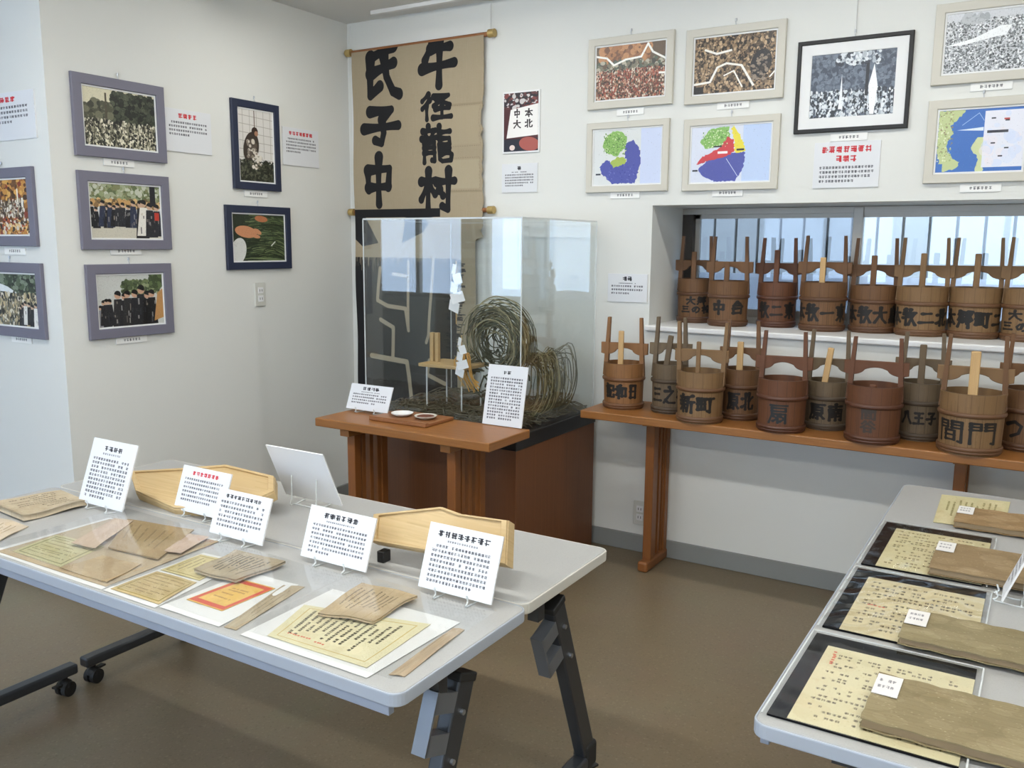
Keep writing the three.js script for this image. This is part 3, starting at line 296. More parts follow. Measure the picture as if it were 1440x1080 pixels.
// ---------- cloth banner ----------
{ const X0 = 0.06, X1 = 0.945, Y1 = 2.535, Y0 = 0.54, W = X1 - X0, HT = Y1 - Y0, tw = 1024, th = 2048;
  const tex = canvasTex(tw, th, (c) => { const r = rng(401), Y = (y) => (Y1 - y) / HT * th, X = (x) => (x - X0) / W * tw;
    c.fillStyle = '#a3957c'; c.fillRect(0, 0, tw, th);
    for (let i = 0; i < 5000; i++) { c.globalAlpha = 0.10; c.fillStyle = r() < 0.5 ? '#85775f' : '#b9ac94'; c.fillRect(r() * tw, r() * th, 1 + 2 * r(), 10 + 60 * r()); c.fillRect(r() * tw, r() * th, 10 + 40 * r(), 1 + r()); }
    c.globalAlpha = 0.5; for (const [x, y, w, h, k] of [[640, 330, 384, 12, '#8b7d64'], [690, 350, 300, 190, '#ab9d83'], [760, 620, 230, 150, '#b3a68c'], [600, 780, 420, 10, '#857860']]) { c.fillStyle = k; c.fillRect(x, y, w, h); } c.globalAlpha = 1;
    c.strokeStyle = '#8a7c66'; c.lineWidth = 3; c.setLineDash([10, 7]); c.strokeRect(700, 340, 300, 210); c.strokeRect(770, 610, 220, 170); c.setLineDash([]);
    // left column and right column, placed as photographed
    const put = (ch, a, b, wgt) => { const p = px(a[0], a[1], 'z', 0.031), q = px(b[0], b[1], 'z', 0.03); glyph(c, ch, X(p.x), Y(p.y), X(q.x) - X(p.x), Y(q.y) - Y(p.y), wgt, '#1b1b1e'); };
    put('氏', [509, 68], [564, 138], 74); put('子', [508, 152], [563, 204], 62); put('中', [508, 221], [558, 288], 62);
    put('牛', [592, 56], [640, 119], 62); put('径', [592, 134], [637, 166], 34); put('龍', [591, 178], [637, 228], 36); put('村', [590, 239], [640, 298], 52);
    // lower length: very large brush strokes with bare cloth between
    c.fillStyle = '#1c1c1f'; c.fillRect(0, Y(1.685), tw * 0.68, Y(1.64) - Y(1.685));
    c.beginPath(); c.moveTo(0, Y(1.64)); c.lineTo(90, Y(1.64)); c.lineTo(190, Y(1.50)); c.lineTo(60, Y(1.48)); c.lineTo(0, Y(1.52)); c.fill();
    c.beginPath(); c.moveTo(420, Y(1.64)); c.lineTo(640, Y(1.64)); c.lineTo(560, Y(1.56)); c.lineTo(380, Y(1.50)); c.fill();
    c.fillRect(0, Y(1.42), tw * 0.80, th - Y(1.42));
    for (let i = 0; i < 160; i++) { c.globalAlpha = 0.7; c.fillStyle = '#a3957c'; const x = r() * tw * 0.8; c.fillRect(x, Y(1.425), 1 + 4 * r(), 6 + 90 * r() * r()); } c.globalAlpha = 1;
    c.fillStyle = '#1c1c1f'; for (let i = 0; i < 90; i++) c.fillRect(tw * (0.79 + 0.02 * r()), Y(1.42) + r() * 600, 20 + 40 * r(), 3 + 5 * r());
    c.strokeStyle = '#a89b84'; c.lineCap = 'round'; c.lineJoin = 'round';
    const vein = (wd, pts) => { c.lineWidth = wd; c.beginPath(); pts.forEach(([x, y]) => c.lineTo(x * tw, Y(y))); c.stroke(); };
    vein(24, [[0.20, 1.36], [0.18, 1.18], [0.26, 1.15], [0.40, 1.14], [0.42, 1.02]]); vein(20, [[0.42, 1.40], [0.42, 1.02]]); vein(22, [[0.62, 1.42], [0.58, 1.0], [0.56, 0.96]]); vein(26, [[0.20, 1.07], [0.30, 1.03], [0.29, 0.86]]); vein(20, [[0.30, 1.33], [0.40, 1.32]]); vein(30, [[0.12, 0.86], [0.40, 0.84], [0.42, 0.74]]); vein(26, [[0.58, 0.86], [0.56, 0.78], [0.70, 0.74]]); vein(28, [[0.42, 0.74], [0.44, 0.62], [0.30, 0.57]]);
  });
  const g = new THREE.PlaneGeometry(W, HT, 44, 70), p = g.attributes.position; const r = rng(402), edge = Array.from({ length: 71 }, () => r());
  for (let i = 0; i < p.count; i++) { const u = p.getX(i) / W + 0.5, v = p.getY(i) / HT + 0.5; let x = p.getX(i); const k = Math.round((1 - v) * 70); if (u > 0.93) x -= (u - 0.93) / 0.07 * (0.012 + 0.022 * edge[k] * (v < 0.85 ? 1 : 0.2)) + (v < 0.5 ? 0.05 * (u - 0.93) / 0.07 : 0);
    p.setX(i, x); p.setZ(i, 0.006 * Math.sin(u * 9 + v * 3) * (1 - 0.6 * v) + 0.004 * Math.sin(v * 21 + u * 4)); }
  g.computeVertexNormals(); const back = g.clone(); back.translate(0, 0, -0.0015); const idx = back.index.array; for (let i = 0; i < idx.length; i += 3) { const q = idx[i]; idx[i] = idx[i + 1]; idx[i + 1] = q; } back.computeVertexNormals();
  const t = thing('cloth_banner', 'tall beige cloth banner with bold black brush characters behind the clear case', 'banner', V((X0 + X1) / 2, Y0, 0.031));
  mesh('cloth', merge([g, back]).translate(0, HT / 2, 0), std({ map: tex, roughness: 0.95, bumpMap: TEX.noise, bumpScale: 0.0006 }), t);
  const rod = (y, name) => { const k = mesh(name, cyl(0.012, 0.012, W + 0.05, 0, 0, 0, 12).rotateZ(Math.PI / 2).translate(0, y, -0.016), MAT.tray, t); for (const s of [-1, 1]) mesh('end_knob', cyl(0.02, 0.02, 0.035, 0, 0, 0, 14).rotateZ(Math.PI / 2).translate(s * (W / 2 + 0.03), y, -0.009), MAT.brass, k); };
  rod(HT + 0.004, 'top_rod'); rod(1.672 - Y0, 'middle_rod');
  for (const s of [-1, 1]) mesh('hanging_cord', cyl(0.0022, 0.0022, 0.14, s * (W / 2 + 0.02), HT + 0.075, -0.012, 6), MAT.cord, t);
  mesh('cover_strip', rspan(0.003, -W / 2 - 0.03, -W / 2 - 0.008, 1.2, HT - 0.02, -0.029, -0.023), MAT.white, t);
}

// ---------- benches, cabinet, case ----------
const SHELF = 0.76;
function slattedLeg(parent, x, zFront, zBack, top) { // a side frame of post, slats and rails standing in the depth direction
  const leg = new THREE.Group(); leg.name = 'leg_frame'; parent.add(leg); const d = zFront - zBack;
  mesh('post', rbox(0.042, top - 0.03, 0.04, 0.004, x, (top - 0.03) / 2 + 0.03, zFront - 0.03), MAT.benchPost, leg);
  for (let i = 1; i < 4; i++) mesh('slat', rbox(0.026, top - 0.09, 0.024, 0.003, x, (top - 0.09) / 2 + 0.05, zFront - 0.03 - (d - 0.05) * i / 3.6), MAT.benchPost, leg);
  mesh('post', rbox(0.042, top - 0.03, 0.04, 0.004, x, (top - 0.03) / 2 + 0.03, zBack + 0.02), MAT.benchPost, leg);
  mesh('foot_rail', rbox(0.05, 0.05, d + 0.05, 0.012, x, 0.025, (zFront + zBack) / 2 + 0.015), MAT.benchPost, leg);
  mesh('top_rail', rbox(0.05, 0.035, d + 0.03, 0.004, x, top - 0.0175, (zFront + zBack) / 2 + 0.015), MAT.bench, leg); }
{ const b = thing('wooden_bench', 'long orange-brown wooden bench along the wall carrying ten buckets', 'bench');
  mesh('top_board', metreUv(rspan(0.005, 1.70, 4.4, SHELF - 0.036, SHELF, 0.014, 0.395), 0.8), MAT.bench, b);
  for (const x of [1.968, 3.235, 4.25]) slattedLeg(b, x, 0.222, 0.014, SHELF - 0.036); }
{ const b = thing('wooden_bench', 'short orange-brown wooden bench in front of the dark cabinet', 'bench');
  mesh('top_board', metreUv(rspan(0.005, 0.835, 1.725, SHELF - 0.036, SHELF, 0.885, 1.188), 0.8), MAT.bench, b);
  for (const x of [0.975, 1.50]) slattedLeg(b, x, 1.13, 0.90, SHELF - 0.036); }
const CX0 = 0.74, CX1 = 1.604, CZ0 = 0.048, CZ1 = 0.80, CY = 0.635, BASE = 0.70;
{ const c = thing('display_plinth', 'dark brown wooden plinth with black top under the clear case', 'cabinet');
  mesh('body', metreUv(rspan(0.004, CX0, CX1, 0, CY, CZ0, CZ1 - 0.01), 0.7), MAT.cabinet, c);
  mesh('black_top', rspan(0.004, CX0 - 0.006, CX1 + 0.006, CY, BASE, CZ0 - 0.001, CZ1), MAT.black, c); }
{ const c = thing('acrylic_case', 'large clear acrylic case over the straw rope', 'display case', V(0, 0, 0)); const y1 = 1.605, th = 0.005, x0 = CX0 + 0.008, x1 = CX1 - 0.004, z0 = CZ0 + 0.014, z1 = CZ1 - 0.045;
  mesh('front_panel', span(x0, x1, BASE, y1, z1 - th, z1), MAT.acrylic, c); mesh('side_panel', span(x0, x0 + th, BASE, y1, z0, z1 - th), MAT.acrylic, c); mesh('side_panel', span(x1 - th, x1, BASE, y1, z0, z1 - th), MAT.acrylic, c); mesh('back_panel', span(x0 + th, x1 - th, BASE, y1, z0, z0 + th), MAT.acrylic, c); mesh('top_panel', span(x0, x1, y1, y1 + th, z0, z1), MAT.acrylic, c);
  for (const [a, b, e, f] of [[x0, x1, z1 - 0.0005, z1 + 0.0015], [x0, x1, z0 - 0.0015, z0 + 0.0005], [x0 - 0.0015, x0, z0, z1], [x1, x1 + 0.0015, z0, z1]]) mesh('polished_edge', span(a, b, y1 - 0.001, y1 + th + 0.001, e, f), MAT.acrylicEdge, c);
  for (const [a, e] of [[x0, z1], [x1, z1], [x0, z0], [x1, z0]]) mesh('polished_edge', span(a - 0.002, a + 0.002, BASE, y1, e - 0.002, e + 0.002), MAT.acrylicEdge, c); }
// straw rope and offerings inside the case
{ const r = rng(501), straw = [std({ color: lin(0.13, 0.12, 0.06), roughness: 0.8 }), std({ color: lin(0.30, 0.27, 0.15), roughness: 0.8 }), std({ color: lin(0.07, 0.075, 0.04), roughness: 0.8 })];
  const t = thing('straw_rope', 'coiled olive straw rope with a long loose tail in the clear case', 'straw rope', V(1.29, BASE, 0.42));
  const coil = [[], [], []], tail = [[], [], []];
  for (let i = 0; i < 92; i++) { const inner = i % 5 === 0, R = inner ? 0.03 + 0.06 * r() : 0.08 + 0.10 * Math.pow(r(), 0.9), a0 = inner ? r() * 6.3 : -0.5 - 0.9 * r(), al = inner ? 2 + 3 * r() : 3.2 + 1.9 * r(), oz = (r() - 0.5) * 0.15, ox = 0.05 * (r() - 0.5), oy = (r() - 0.5) * 0.06, sq = 0.8 + 0.35 * r(), pts = []; for (let k = 0; k <= 12; k++) { const a = a0 + al * k / 12; pts.push(V(ox + Math.cos(a) * R * 1.02 + 0.01 * (r() - 0.5), Math.max(0.02, 0.345 + oy + Math.sin(a) * R * sq + 0.01 * (r() - 0.5)), oz + Math.cos(a * 0.5) * 0.05 + 0.012 * (r() - 0.5))); } coil[inner ? 2 : i % 3].push(tube(pts, 0.0018 + 0.0014 * r(), 28, 5)); }
  for (let i = 0; i < 60; i++) { const x = -0.09 + 0.18 * r(), y = 0.03 + 0.27 * r(), z = (r() - 0.5) * 0.14; coil[2].push(tube([V(x, y, z), V(x + 0.06 * (r() - 0.5), y + 0.05 * (r() - 0.3), z + 0.04 * (r() - 0.5)), V(x + 0.14 * (r() - 0.5), y + 0.10 * (r() - 0.2), z + 0.05 * (r() - 0.5))], 0.004, 8, 5)); }
  for (let i = 0; i < 70; i++) { const o = () => (r() - 0.5), bulge = 0.19 + 0.105 * r(), hi = 0.12 + 0.14 * r(), z = -0.24 + 0.30 * r(), end = 0.05 + 0.2 * r(), pts = [V(0.10 + 0.06 * o(), 0.31 + 0.08 * o(), z * 0.3), V(0.17 + 0.03 * o(), 0.27 + 0.04 * o(), z * 0.7), V((0.17 + bulge) / 2 + 0.02, hi + 0.07 + 0.03 * o(), z), V(bulge, hi + 0.02 * o(), z), V(bulge + 0.004, hi * 0.5, z + 0.02), V(bulge - 0.03, 0.03 + 0.03 * r(), z + 0.05), V(end, 0.015 + 0.03 * r(), z + 0.12 + 0.06 * o())]; for (const q of pts) q.x = Math.min(q.x, 0.297); tail[i % 3].push(tube(pts, 0.0016 + 0.0014 * r(), 34, 5)); }
  coil.forEach((g, i) => { mesh('coiled_strands', merge(g), straw[i], t); }); tail.forEach((g, i) => mesh('tail_strands', merge(g), straw[i], t));
  const knot = []; for (let i = 0; i < 40; i++) { const a = r() * 6.3, b = r() * 3, R = 0.055; knot.push(tube([V(-0.17 + R * Math.cos(a) * Math.sin(b), 0.26 + R * Math.cos(b), 0.06 + R * Math.sin(a) * Math.sin(b)), V(-0.15 + 0.03 * (r() - 0.5), 0.24 + 0.05 * (r() - 0.5), 0.12), V(-0.12 + R * Math.cos(a + 2) * Math.sin(b), 0.25 + R * Math.cos(b + 1), 0.06 + R * Math.sin(a + 2))], 0.004, 10, 5)); } mesh('knot', merge(knot), straw[0], t);
  const tas = []; for (let i = 0; i < 18; i++) { const x = -0.16 + 0.1 * r(), z = 0.14 + 0.04 * r(); tas.push(tube([V(-0.13, 0.29, 0.1), V(x, 0.27 + 0.03 * r(), z), V(x + 0.03, 0.20, z + 0.02), V(x + 0.05 + 0.02 * r(), 0.12 + 0.05 * r(), z + 0.01)], 0.0022, 14, 5)); } mesh('tassel', merge(tas), std({ color: lin(0.62, 0.33, 0.07), roughness: 0.8 }), t);
  const bed = []; for (let i = 0; i < 620; i++) { const x = CX0 + 0.05 + r() * (CX1 - CX0 - 0.1), z = 0.12 + r() * 0.58, a = r() * 3.14, L = 0.05 + 0.14 * r(), lim = (v, lo, hi) => Math.max(lo, Math.min(hi, v)); bed.push(tube([V(lim(x - L * Math.cos(a), CX0 + 0.02, CX1 - 0.02), BASE + 0.004 + 0.02 * r(), lim(z - L * Math.sin(a), 0.09, 0.73)), V(x, BASE + 0.008 + 0.05 * r(), z), V(lim(x + L * Math.cos(a), CX0 + 0.02, CX1 - 0.02), BASE + 0.004 + 0.02 * r(), lim(z + L * Math.sin(a), 0.09, 0.73))], 0.0016 + 0.0014 * r(), 6, 4)); }
  const b = mesh('straw_bedding', merge(bed), std({ color: lin(0.14, 0.125, 0.085), roughness: 0.9 })); b.userData.kind = 'stuff'; tag(b, 'loose dark dried straw spread under the coiled rope', 'straw');
  const pale = std({ map: woodTex(26, '#b89a68', '#94774a', '#cfb587', 256, 128, true), roughness: 0.6 });
  const s = thing('offering_stand', 'small pale wooden offering stand in the clear case', 'stand', V(1.09, BASE + 0.0, 0.52)); mesh('tray_board', rbox(0.27, 0.016, 0.2, 0.003, 0, 0.235, 0), pale, s); for (const [lx, lz] of [[-0.1, -0.08], [0.1, -0.08], [-0.1, 0.08], [0.1, 0.08]]) mesh('leg', cyl(0.004, 0.004, 0.227, lx, 0.1135, lz, 8), MAT.acrylicEdge, s); for (const x of [-0.11, -0.08]) mesh('upright_peg', rbox(0.02, 0.14, 0.02, 0.003, x, 0.313, 0.02), pale, s);
  const paper = std({ color: lin(0.82, 0.83, 0.84), roughness: 0.8 });
  const shide = (pos, sc, label) => { const k = thing('paper_streamer', label, 'paper streamer', pos); let x = 0, y = 0; for (let i = 0; i < 5; i++) { const w = (0.028 + 0.012 * i) * sc, h = 0.05 * sc; const m = mesh('paper_fold', box(w, h, 0.0015, 0, 0, 0), paper, k); m.position.set((i % 2 ? 0.012 : -0.010) * sc, 0.24 * sc - i * 0.044 * sc, 0.003 * (i % 2)); m.rotation.z = (i % 2 ? 0.3 : -0.25); m.rotation.y = (i % 2 ? 0.4 : -0.3); } mesh('stem', cyl(0.003, 0.003, 0.30 * sc, 0, 0.13 * sc, -0.004, 6), pale, k); };
  const a = px(641, 450, 'z', 0.52), c2 = px(652, 538, 'z', 0.64); shide(V(a.x, a.y, 0.52), 0.98, 'white zigzag paper streamer standing above the offering stand'); shide(V(c2.x, c2.y, 0.66), 0.78, 'white zigzag paper streamer hanging before the offering stand');
}

// ---------- wooden buckets ----------
const bucketWood = { tan: ['#7d5f3d', '#4f3820', '#997a50'], brown: ['#6a492b', '#3f2a17', '#84603b'], red: ['#623b22', '#3b2113', '#7a5030'], grey: ['#66553f', '#3d3123', '#806f56'], amber: ['#875d35', '#59391d', '#a27647'] };
const hoopMat = { tan: std({ color: lin(0.13, 0.06, 0.025), roughness: 0.5 }), brown: std({ color: lin(0.10, 0.043, 0.018), roughness: 0.5 }), red: std({ color: lin(0.085, 0.03, 0.014), roughness: 0.45 }), grey: std({ color: lin(0.075, 0.05, 0.03), roughness: 0.6 }), amber: std({ color: lin(0.15, 0.065, 0.025), roughness: 0.5 }) };
const stickMat = {}; for (const k in bucketWood) stickMat[k] = std({ map: woodTex(600 + k.length * 7, ...bucketWood[k], 64, 256), roughness: 0.65 });
const paleStick = std({ map: woodTex(650, '#c39f6c', '#a07d4c', '#d6b888', 64, 256), roughness: 0.6 });
const insideMat = std({ color: lin(0.07, 0.045, 0.025), roughness: 0.9 });
let bucketSeed = 700;
function bucket(pos, R, hgt, turn, kind, label, text, o = {}) { // text: rows of characters on the tub
  const face = Math.atan2(CAM.x - pos.x, CAM.z - pos.z), mid = 256 + face * 512 / (2 * Math.PI); turn = face * 0.45;
  const t = thing('wooden_bucket', label, 'bucket', pos, 0, o.group), seed = ++bucketSeed, r = rng(seed), [base, dark, light] = bucketWood[kind];
  const tex = canvasTex(512, 256, (c, w, h) => { c.fillStyle = base; c.fillRect(0, 0, w, h); for (let i = 0; i < 420; i++) { c.globalAlpha = 0.06 + 0.2 * r(); c.fillStyle = r() < 0.55 ? dark : light; c.fillRect(r() * w, r() * h * 0.8, 0.6 + 2 * r(), 40 + 180 * r()); } c.globalAlpha = 0.75; for (let i = 0; i <= 16; i++) { c.fillStyle = dark; c.fillRect(i * w / 16 + 4 * r(), 0, 1.2, h); } c.globalAlpha = 1;
    // characters: front of the tub is u = 0.5
    const rows = text; rows.forEach((row, i) => { const n = row.length, cw = o.cw ?? (n > 3 ? 56 : n > 2 ? 62 : 70), chh = o.ch ?? (rows.length > 1 ? 50 : 92), x0 = mid + (o.shift ?? 0) - n * cw / 2, y0 = (o.y ?? (rows.length > 1 ? 104 : 112)) + i * (chh + 4); [...row].forEach((ch, k) => glyph(c, ch, x0 + k * cw + 4, y0, cw - 8, chh - 2, (o.weight ?? (rows.length > 1 ? 8 : 11)) * 1.4, o.ink ?? '#17130f')); }); });
  const Rb = R * 0.94, prof = [[0.001, 0.012], [Rb - 0.012, 0.012], [Rb - 0.012, 0], [Rb, 0], [R, hgt], [R - 0.013, hgt], [Rb - 0.013, 0.03], [0.001, 0.03]];
  const outer = new THREE.CylinderGeometry(R, Rb, hgt, 48, 1, true); outer.translate(0, hgt / 2, 0); outer.rotateY(Math.PI); // u = 0.5 faces +z
  mesh('tub', outer, printed(tex, 0.62), t);
  mesh('tub_lining', new THREE.LatheGeometry([[R, hgt], [R - 0.013, hgt], [Rb - 0.013, 0.03], [0.001, 0.03], [0.001, 0.012], [Rb, 0.0]].map(([a, b]) => new THREE.Vector2(a, b)), 48), stickMat[kind], t);
  for (const f of o.hoops ?? [0.10, 0.66]) { const k = R * 0.94 + R * 0.06 * f; mesh('hoop', new THREE.TorusGeometry(k + 0.001, 0.0065, 8, 48).rotateX(Math.PI / 2).scale(1, 1.4, 1).translate(0, hgt * f, 0), hoopMat[kind], t); }
  mesh('bottom_rim', new THREE.TorusGeometry(Rb - 0.001, 0.008, 8, 48).rotateX(Math.PI / 2).translate(0, 0.011, 0), hoopMat[kind], t);
  const h = new THREE.Group(); h.name = 'handle'; h.rotation.y = turn; t.add(h); const eh = o.ear ?? 0.205, lean = o.lean ?? -0.012;
  const ear = (s) => { const g = new THREE.BoxGeometry(0.02, eh + 0.06, 0.036, 1, 6, 1), p = g.attributes.position; for (let i = 0; i < p.count; i++) { const f = (p.getY(i) / (eh + 0.06) + 0.5), w = 1 - 0.34 * f; p.setX(i, p.getX(i) * w - s * 0.0 + lean * f * s); p.setZ(i, p.getZ(i) * w); } g.computeVertexNormals(); g.translate(s * (R - 0.008), hgt + (eh - 0.06) / 2, 0); return g; };
  for (const s of [-1, 1]) mesh('ear', ear(s), stickMat[o.stick ?? kind], h);
  const L = 2 * R + 0.026, sh = new THREE.Shape(), by = hgt + 0.035, bh = 0.052; sh.moveTo(-L / 2, by + 0.006); sh.lineTo(-R + 0.01, by); sh.quadraticCurveTo(-R * 0.5, by + 0.004, -R * 0.42, by + 0.022); sh.quadraticCurveTo(0, by + 0.042, R * 0.42, by + 0.022); sh.quadraticCurveTo(R * 0.5, by + 0.004, R - 0.01, by); sh.lineTo(L / 2, by + 0.006); sh.lineTo(L / 2, by + bh); sh.lineTo(-L / 2, by + bh);
  mesh('crossbar', new THREE.ExtrudeGeometry(sh, { depth: 0.016, bevelEnabled: true, bevelThickness: 0.002, bevelSize: 0.002, bevelSegments: 1 }).translate(0, 0, -0.008), stickMat[o.bar ?? kind], h);
  const ph = o.peg ?? 0.14; const peg = mesh('front_peg', rbox(o.pegW ?? 0.024, ph + 0.05, 0.016, 0.004), o.pale ? paleStick : stickMat[o.stick ?? kind], h); peg.position.set(o.pegX ?? 0, hgt + (ph - 0.05) / 2, R - 0.022); peg.rotation.z = o.pegTilt ?? 0;
  return t; }
const lower = 'buckets on the long bench', upper = 'buckets on the niche sill';
function spotBucket(x0, x1, yb, plane) { const p = px((x0 + x1) / 2, yb, 'y', plane), d = p.clone().sub(CAM).dot(fwd), R = (x1 - x0) / FOCAL * d / 2; const v = p.clone().sub(CAM).setY(0).normalize(); p.addScaledVector(v, R * 0.94); p.y = plane; return [p, R]; }
const facing = 0;
for (const [x0, x1, yb, yt, kind, label, text, o] of [
  [847, 905, 577, 520, 'amber', 'light tan bucket with three black characters at the bench end', ['記和日'], { shift: -10, pale: true, peg: 0.15, stick: 'amber', cw: 50, ch: 82 }],
  [913, 967, 587, 525, 'grey', 'greyish bucket with three characters between the bench end bucket and two-character tan bucket', ['三之谷'], { back: 0.065, peg: 0.13, pegTilt: -0.12, cw: 64 }],
  [950, 1016, 597, 532, 'tan', 'tan bucket with two crowded black characters and a thin front peg', ['新町'], { shift: -16, peg: 0.13, pegW: 0.018, lean: 0.01, cw: 72 }],
  [1013, 1066, 592, 528, 'brown', 'bucket with a pale stubby peg beside the dark one-character bucket', ['原北'], { shift: 0, peg: 0.12, pale: true, pegW: 0.026, stick: 'brown', cw: 66 }],
  [1063, 1131, 610, 543, 'red', 'dark red-brown bucket with one square black character', ['扇'], { shift: -10, peg: 0.0, cw: 84, ch: 100, weight: 8, ear: 0.19, ink: '#1c2224' }],
  [1130, 1190, 606, 545, 'grey', 'bucket with two dark characters between the two red-brown buckets', ['原南'], { peg: 0.14, pale: true, pegTilt: -0.12, stick: 'grey', cw: 74 }],
  [1187, 1262, 626, 552, 'red', 'red-brown bucket with a faint vertical pair of small characters', ['間', '谷'], { shift: -14, peg: 0.01, cw: 54, ch: 54, y: 92, weight: 7, ear: 0.18, ink: '#3a3029', bar: 'red' }],
  [1256, 1322, 626, 552, 'grey', 'weathered grey bucket with three small black characters', ['八王子'], { back: 0.065, shift: 0, peg: 0.15, cw: 46, ch: 62, y: 122, weight: 8, ear: 0.19 }],
  [1318, 1404, 642, 562, 'tan', 'largest tan bucket with two gate-shaped characters and a pale tall peg', ['間門'], { shift: -11, peg: 0.155, pale: true, pegW: 0.032, cw: 88, ch: 96, weight: 8, stick: 'brown' }],
  [1402, 1474, 642, 562, 'brown', 'brown bucket with curved characters beside the gate-character bucket', ['つり'], { back: 0.065, shift: 0, peg: 0.13, cw: 72, ear: 0.2 }],
]) { let [p, R] = spotBucket(x0, x1, yb, SHELF); if (o.back) { R *= 0.95; p.addScaledVector(p.clone().sub(CAM).setY(0).normalize(), o.back); } p.z = Math.max(p.z, R + 0.012); const d = p.clone().sub(CAM).dot(fwd); bucket(p, R, (yb - yt + 8) / FOCAL * (d - R), -0.12, kind, label, text, { ...o, group: lower }); }
for (const [x0, x1, yb, yt, kind, label, text, o] of [
  [947, 1001, 454, 398, 'brown', 'bucket with two rows of small characters against the niche side', ['大郷', '三の松'], { shift: 5, peg: 0.13, cw: 52, ch: 46 }],
  [992, 1053, 460, 402, 'brown', 'bucket with two plain black characters and a short pale peg', ['中台'], { shift: 0, peg: 0.09, cw: 82, ch: 76, weight: 12 }],
  [1062, 1121, 461, 404, 'red', 'bucket with characters on dark wood beside the two-plain-character bucket', ['牧二東'], { shift: 0, peg: 0.15, cw: 60 }],
  [1120, 1189, 467, 404, 'brown', 'bucket with a single middle stroke among its characters, pale front peg', ['本牧一東'], { shift: -10, peg: 0.11, cw: 58, pale: true, stick: 'brown' }],
  [1191, 1260, 469, 408, 'brown', 'bucket before the window stile with four black characters', ['本牧大鳥'], { shift: 0, peg: 0.13, cw: 58 }],
  [1255, 1330, 474, 410, 'tan', 'bucket with two level strokes in its third character', ['本牧二北'], { shift: -10, peg: 0.14, cw: 58 }],
  [1331, 1405, 476, 410, 'tan', 'bucket whose wide lettering ends in two level strokes', ['本郷町二'], { shift: 0, peg: 0.14, cw: 60 }],
  [1405, 1477, 482, 413, 'tan', 'bucket with two rows of characters beside the wide-lettered bucket', ['大作', '三の之'], { shift: -12, peg: 0.13, cw: 58, ch: 50 }],
]) { let [p, R] = spotBucket(x0, x1, yb, SILL); R *= 0.92; p.z = Math.max(p.z, ND + 0.085 + R); p.x = Math.max(p.x, NX0 + R + 0.03); const d = p.clone().sub(CAM).dot(fwd); bucket(p, R, (yb - yt + 6) / FOCAL * (d - R), -0.02, kind, label, text, { ...o, group: upper }); }

// ---------- folding tables ----------
const TOP = 0.70, TZ0 = 1.835, TZM = 2.28, TZ1 = 2.742, TX0 = 0.73, TX1 = 2.53;
function roundedSlab(x0, x1, z0, z1, y0, y1, r) { const s = new THREE.Shape(), w = x1 - x0, d = z1 - z0; s.moveTo(r, 0); s.lineTo(w - r, 0); s.absarc(w - r, r, r, -Math.PI / 2, 0); s.lineTo(w, d - r); s.absarc(w - r, d - r, r, 0, Math.PI / 2); s.lineTo(r, d); s.absarc(r, d - r, r, Math.PI / 2, Math.PI); s.lineTo(0, r); s.absarc(r, r, r, Math.PI, 1.5 * Math.PI);
  const g = new THREE.ExtrudeGeometry(s, { depth: y1 - y0 - 0.006, bevelEnabled: true, bevelThickness: 0.003, bevelSize: 0.003, bevelOffset: -0.003, bevelSegments: 2, curveSegments: 10 }); g.rotateX(-Math.PI / 2); g.translate(x0, y0 + 0.003, z1); return g; }
function caster(parent, x, z, turn) { const c = new THREE.Group(); c.name = 'caster'; c.position.set(x, 0, z); c.rotation.y = turn; parent.add(c);
  for (const s of [-1, 1]) mesh('wheel', cyl(0.025, 0.025, 0.016, 0, 0, 0, 18).rotateZ(Math.PI / 2).translate(s * 0.013, 0.025, 0), MAT.rubber, c);
  mesh('fork', merge([new THREE.SphereGeometry(0.024, 12, 8, 0, 6.3, 0, 1.6).translate(0, 0.034, 0), box(0.008, 0.03, 0.03, 0, 0.03, 0), cyl(0.009, 0.009, 0.03, 0, 0.06, 0.0, 10)]), MAT.rubber, c);
  mesh('brake_tab', box(0.02, 0.006, 0.03, 0, 0.045, 0.03), MAT.rubber, c); }
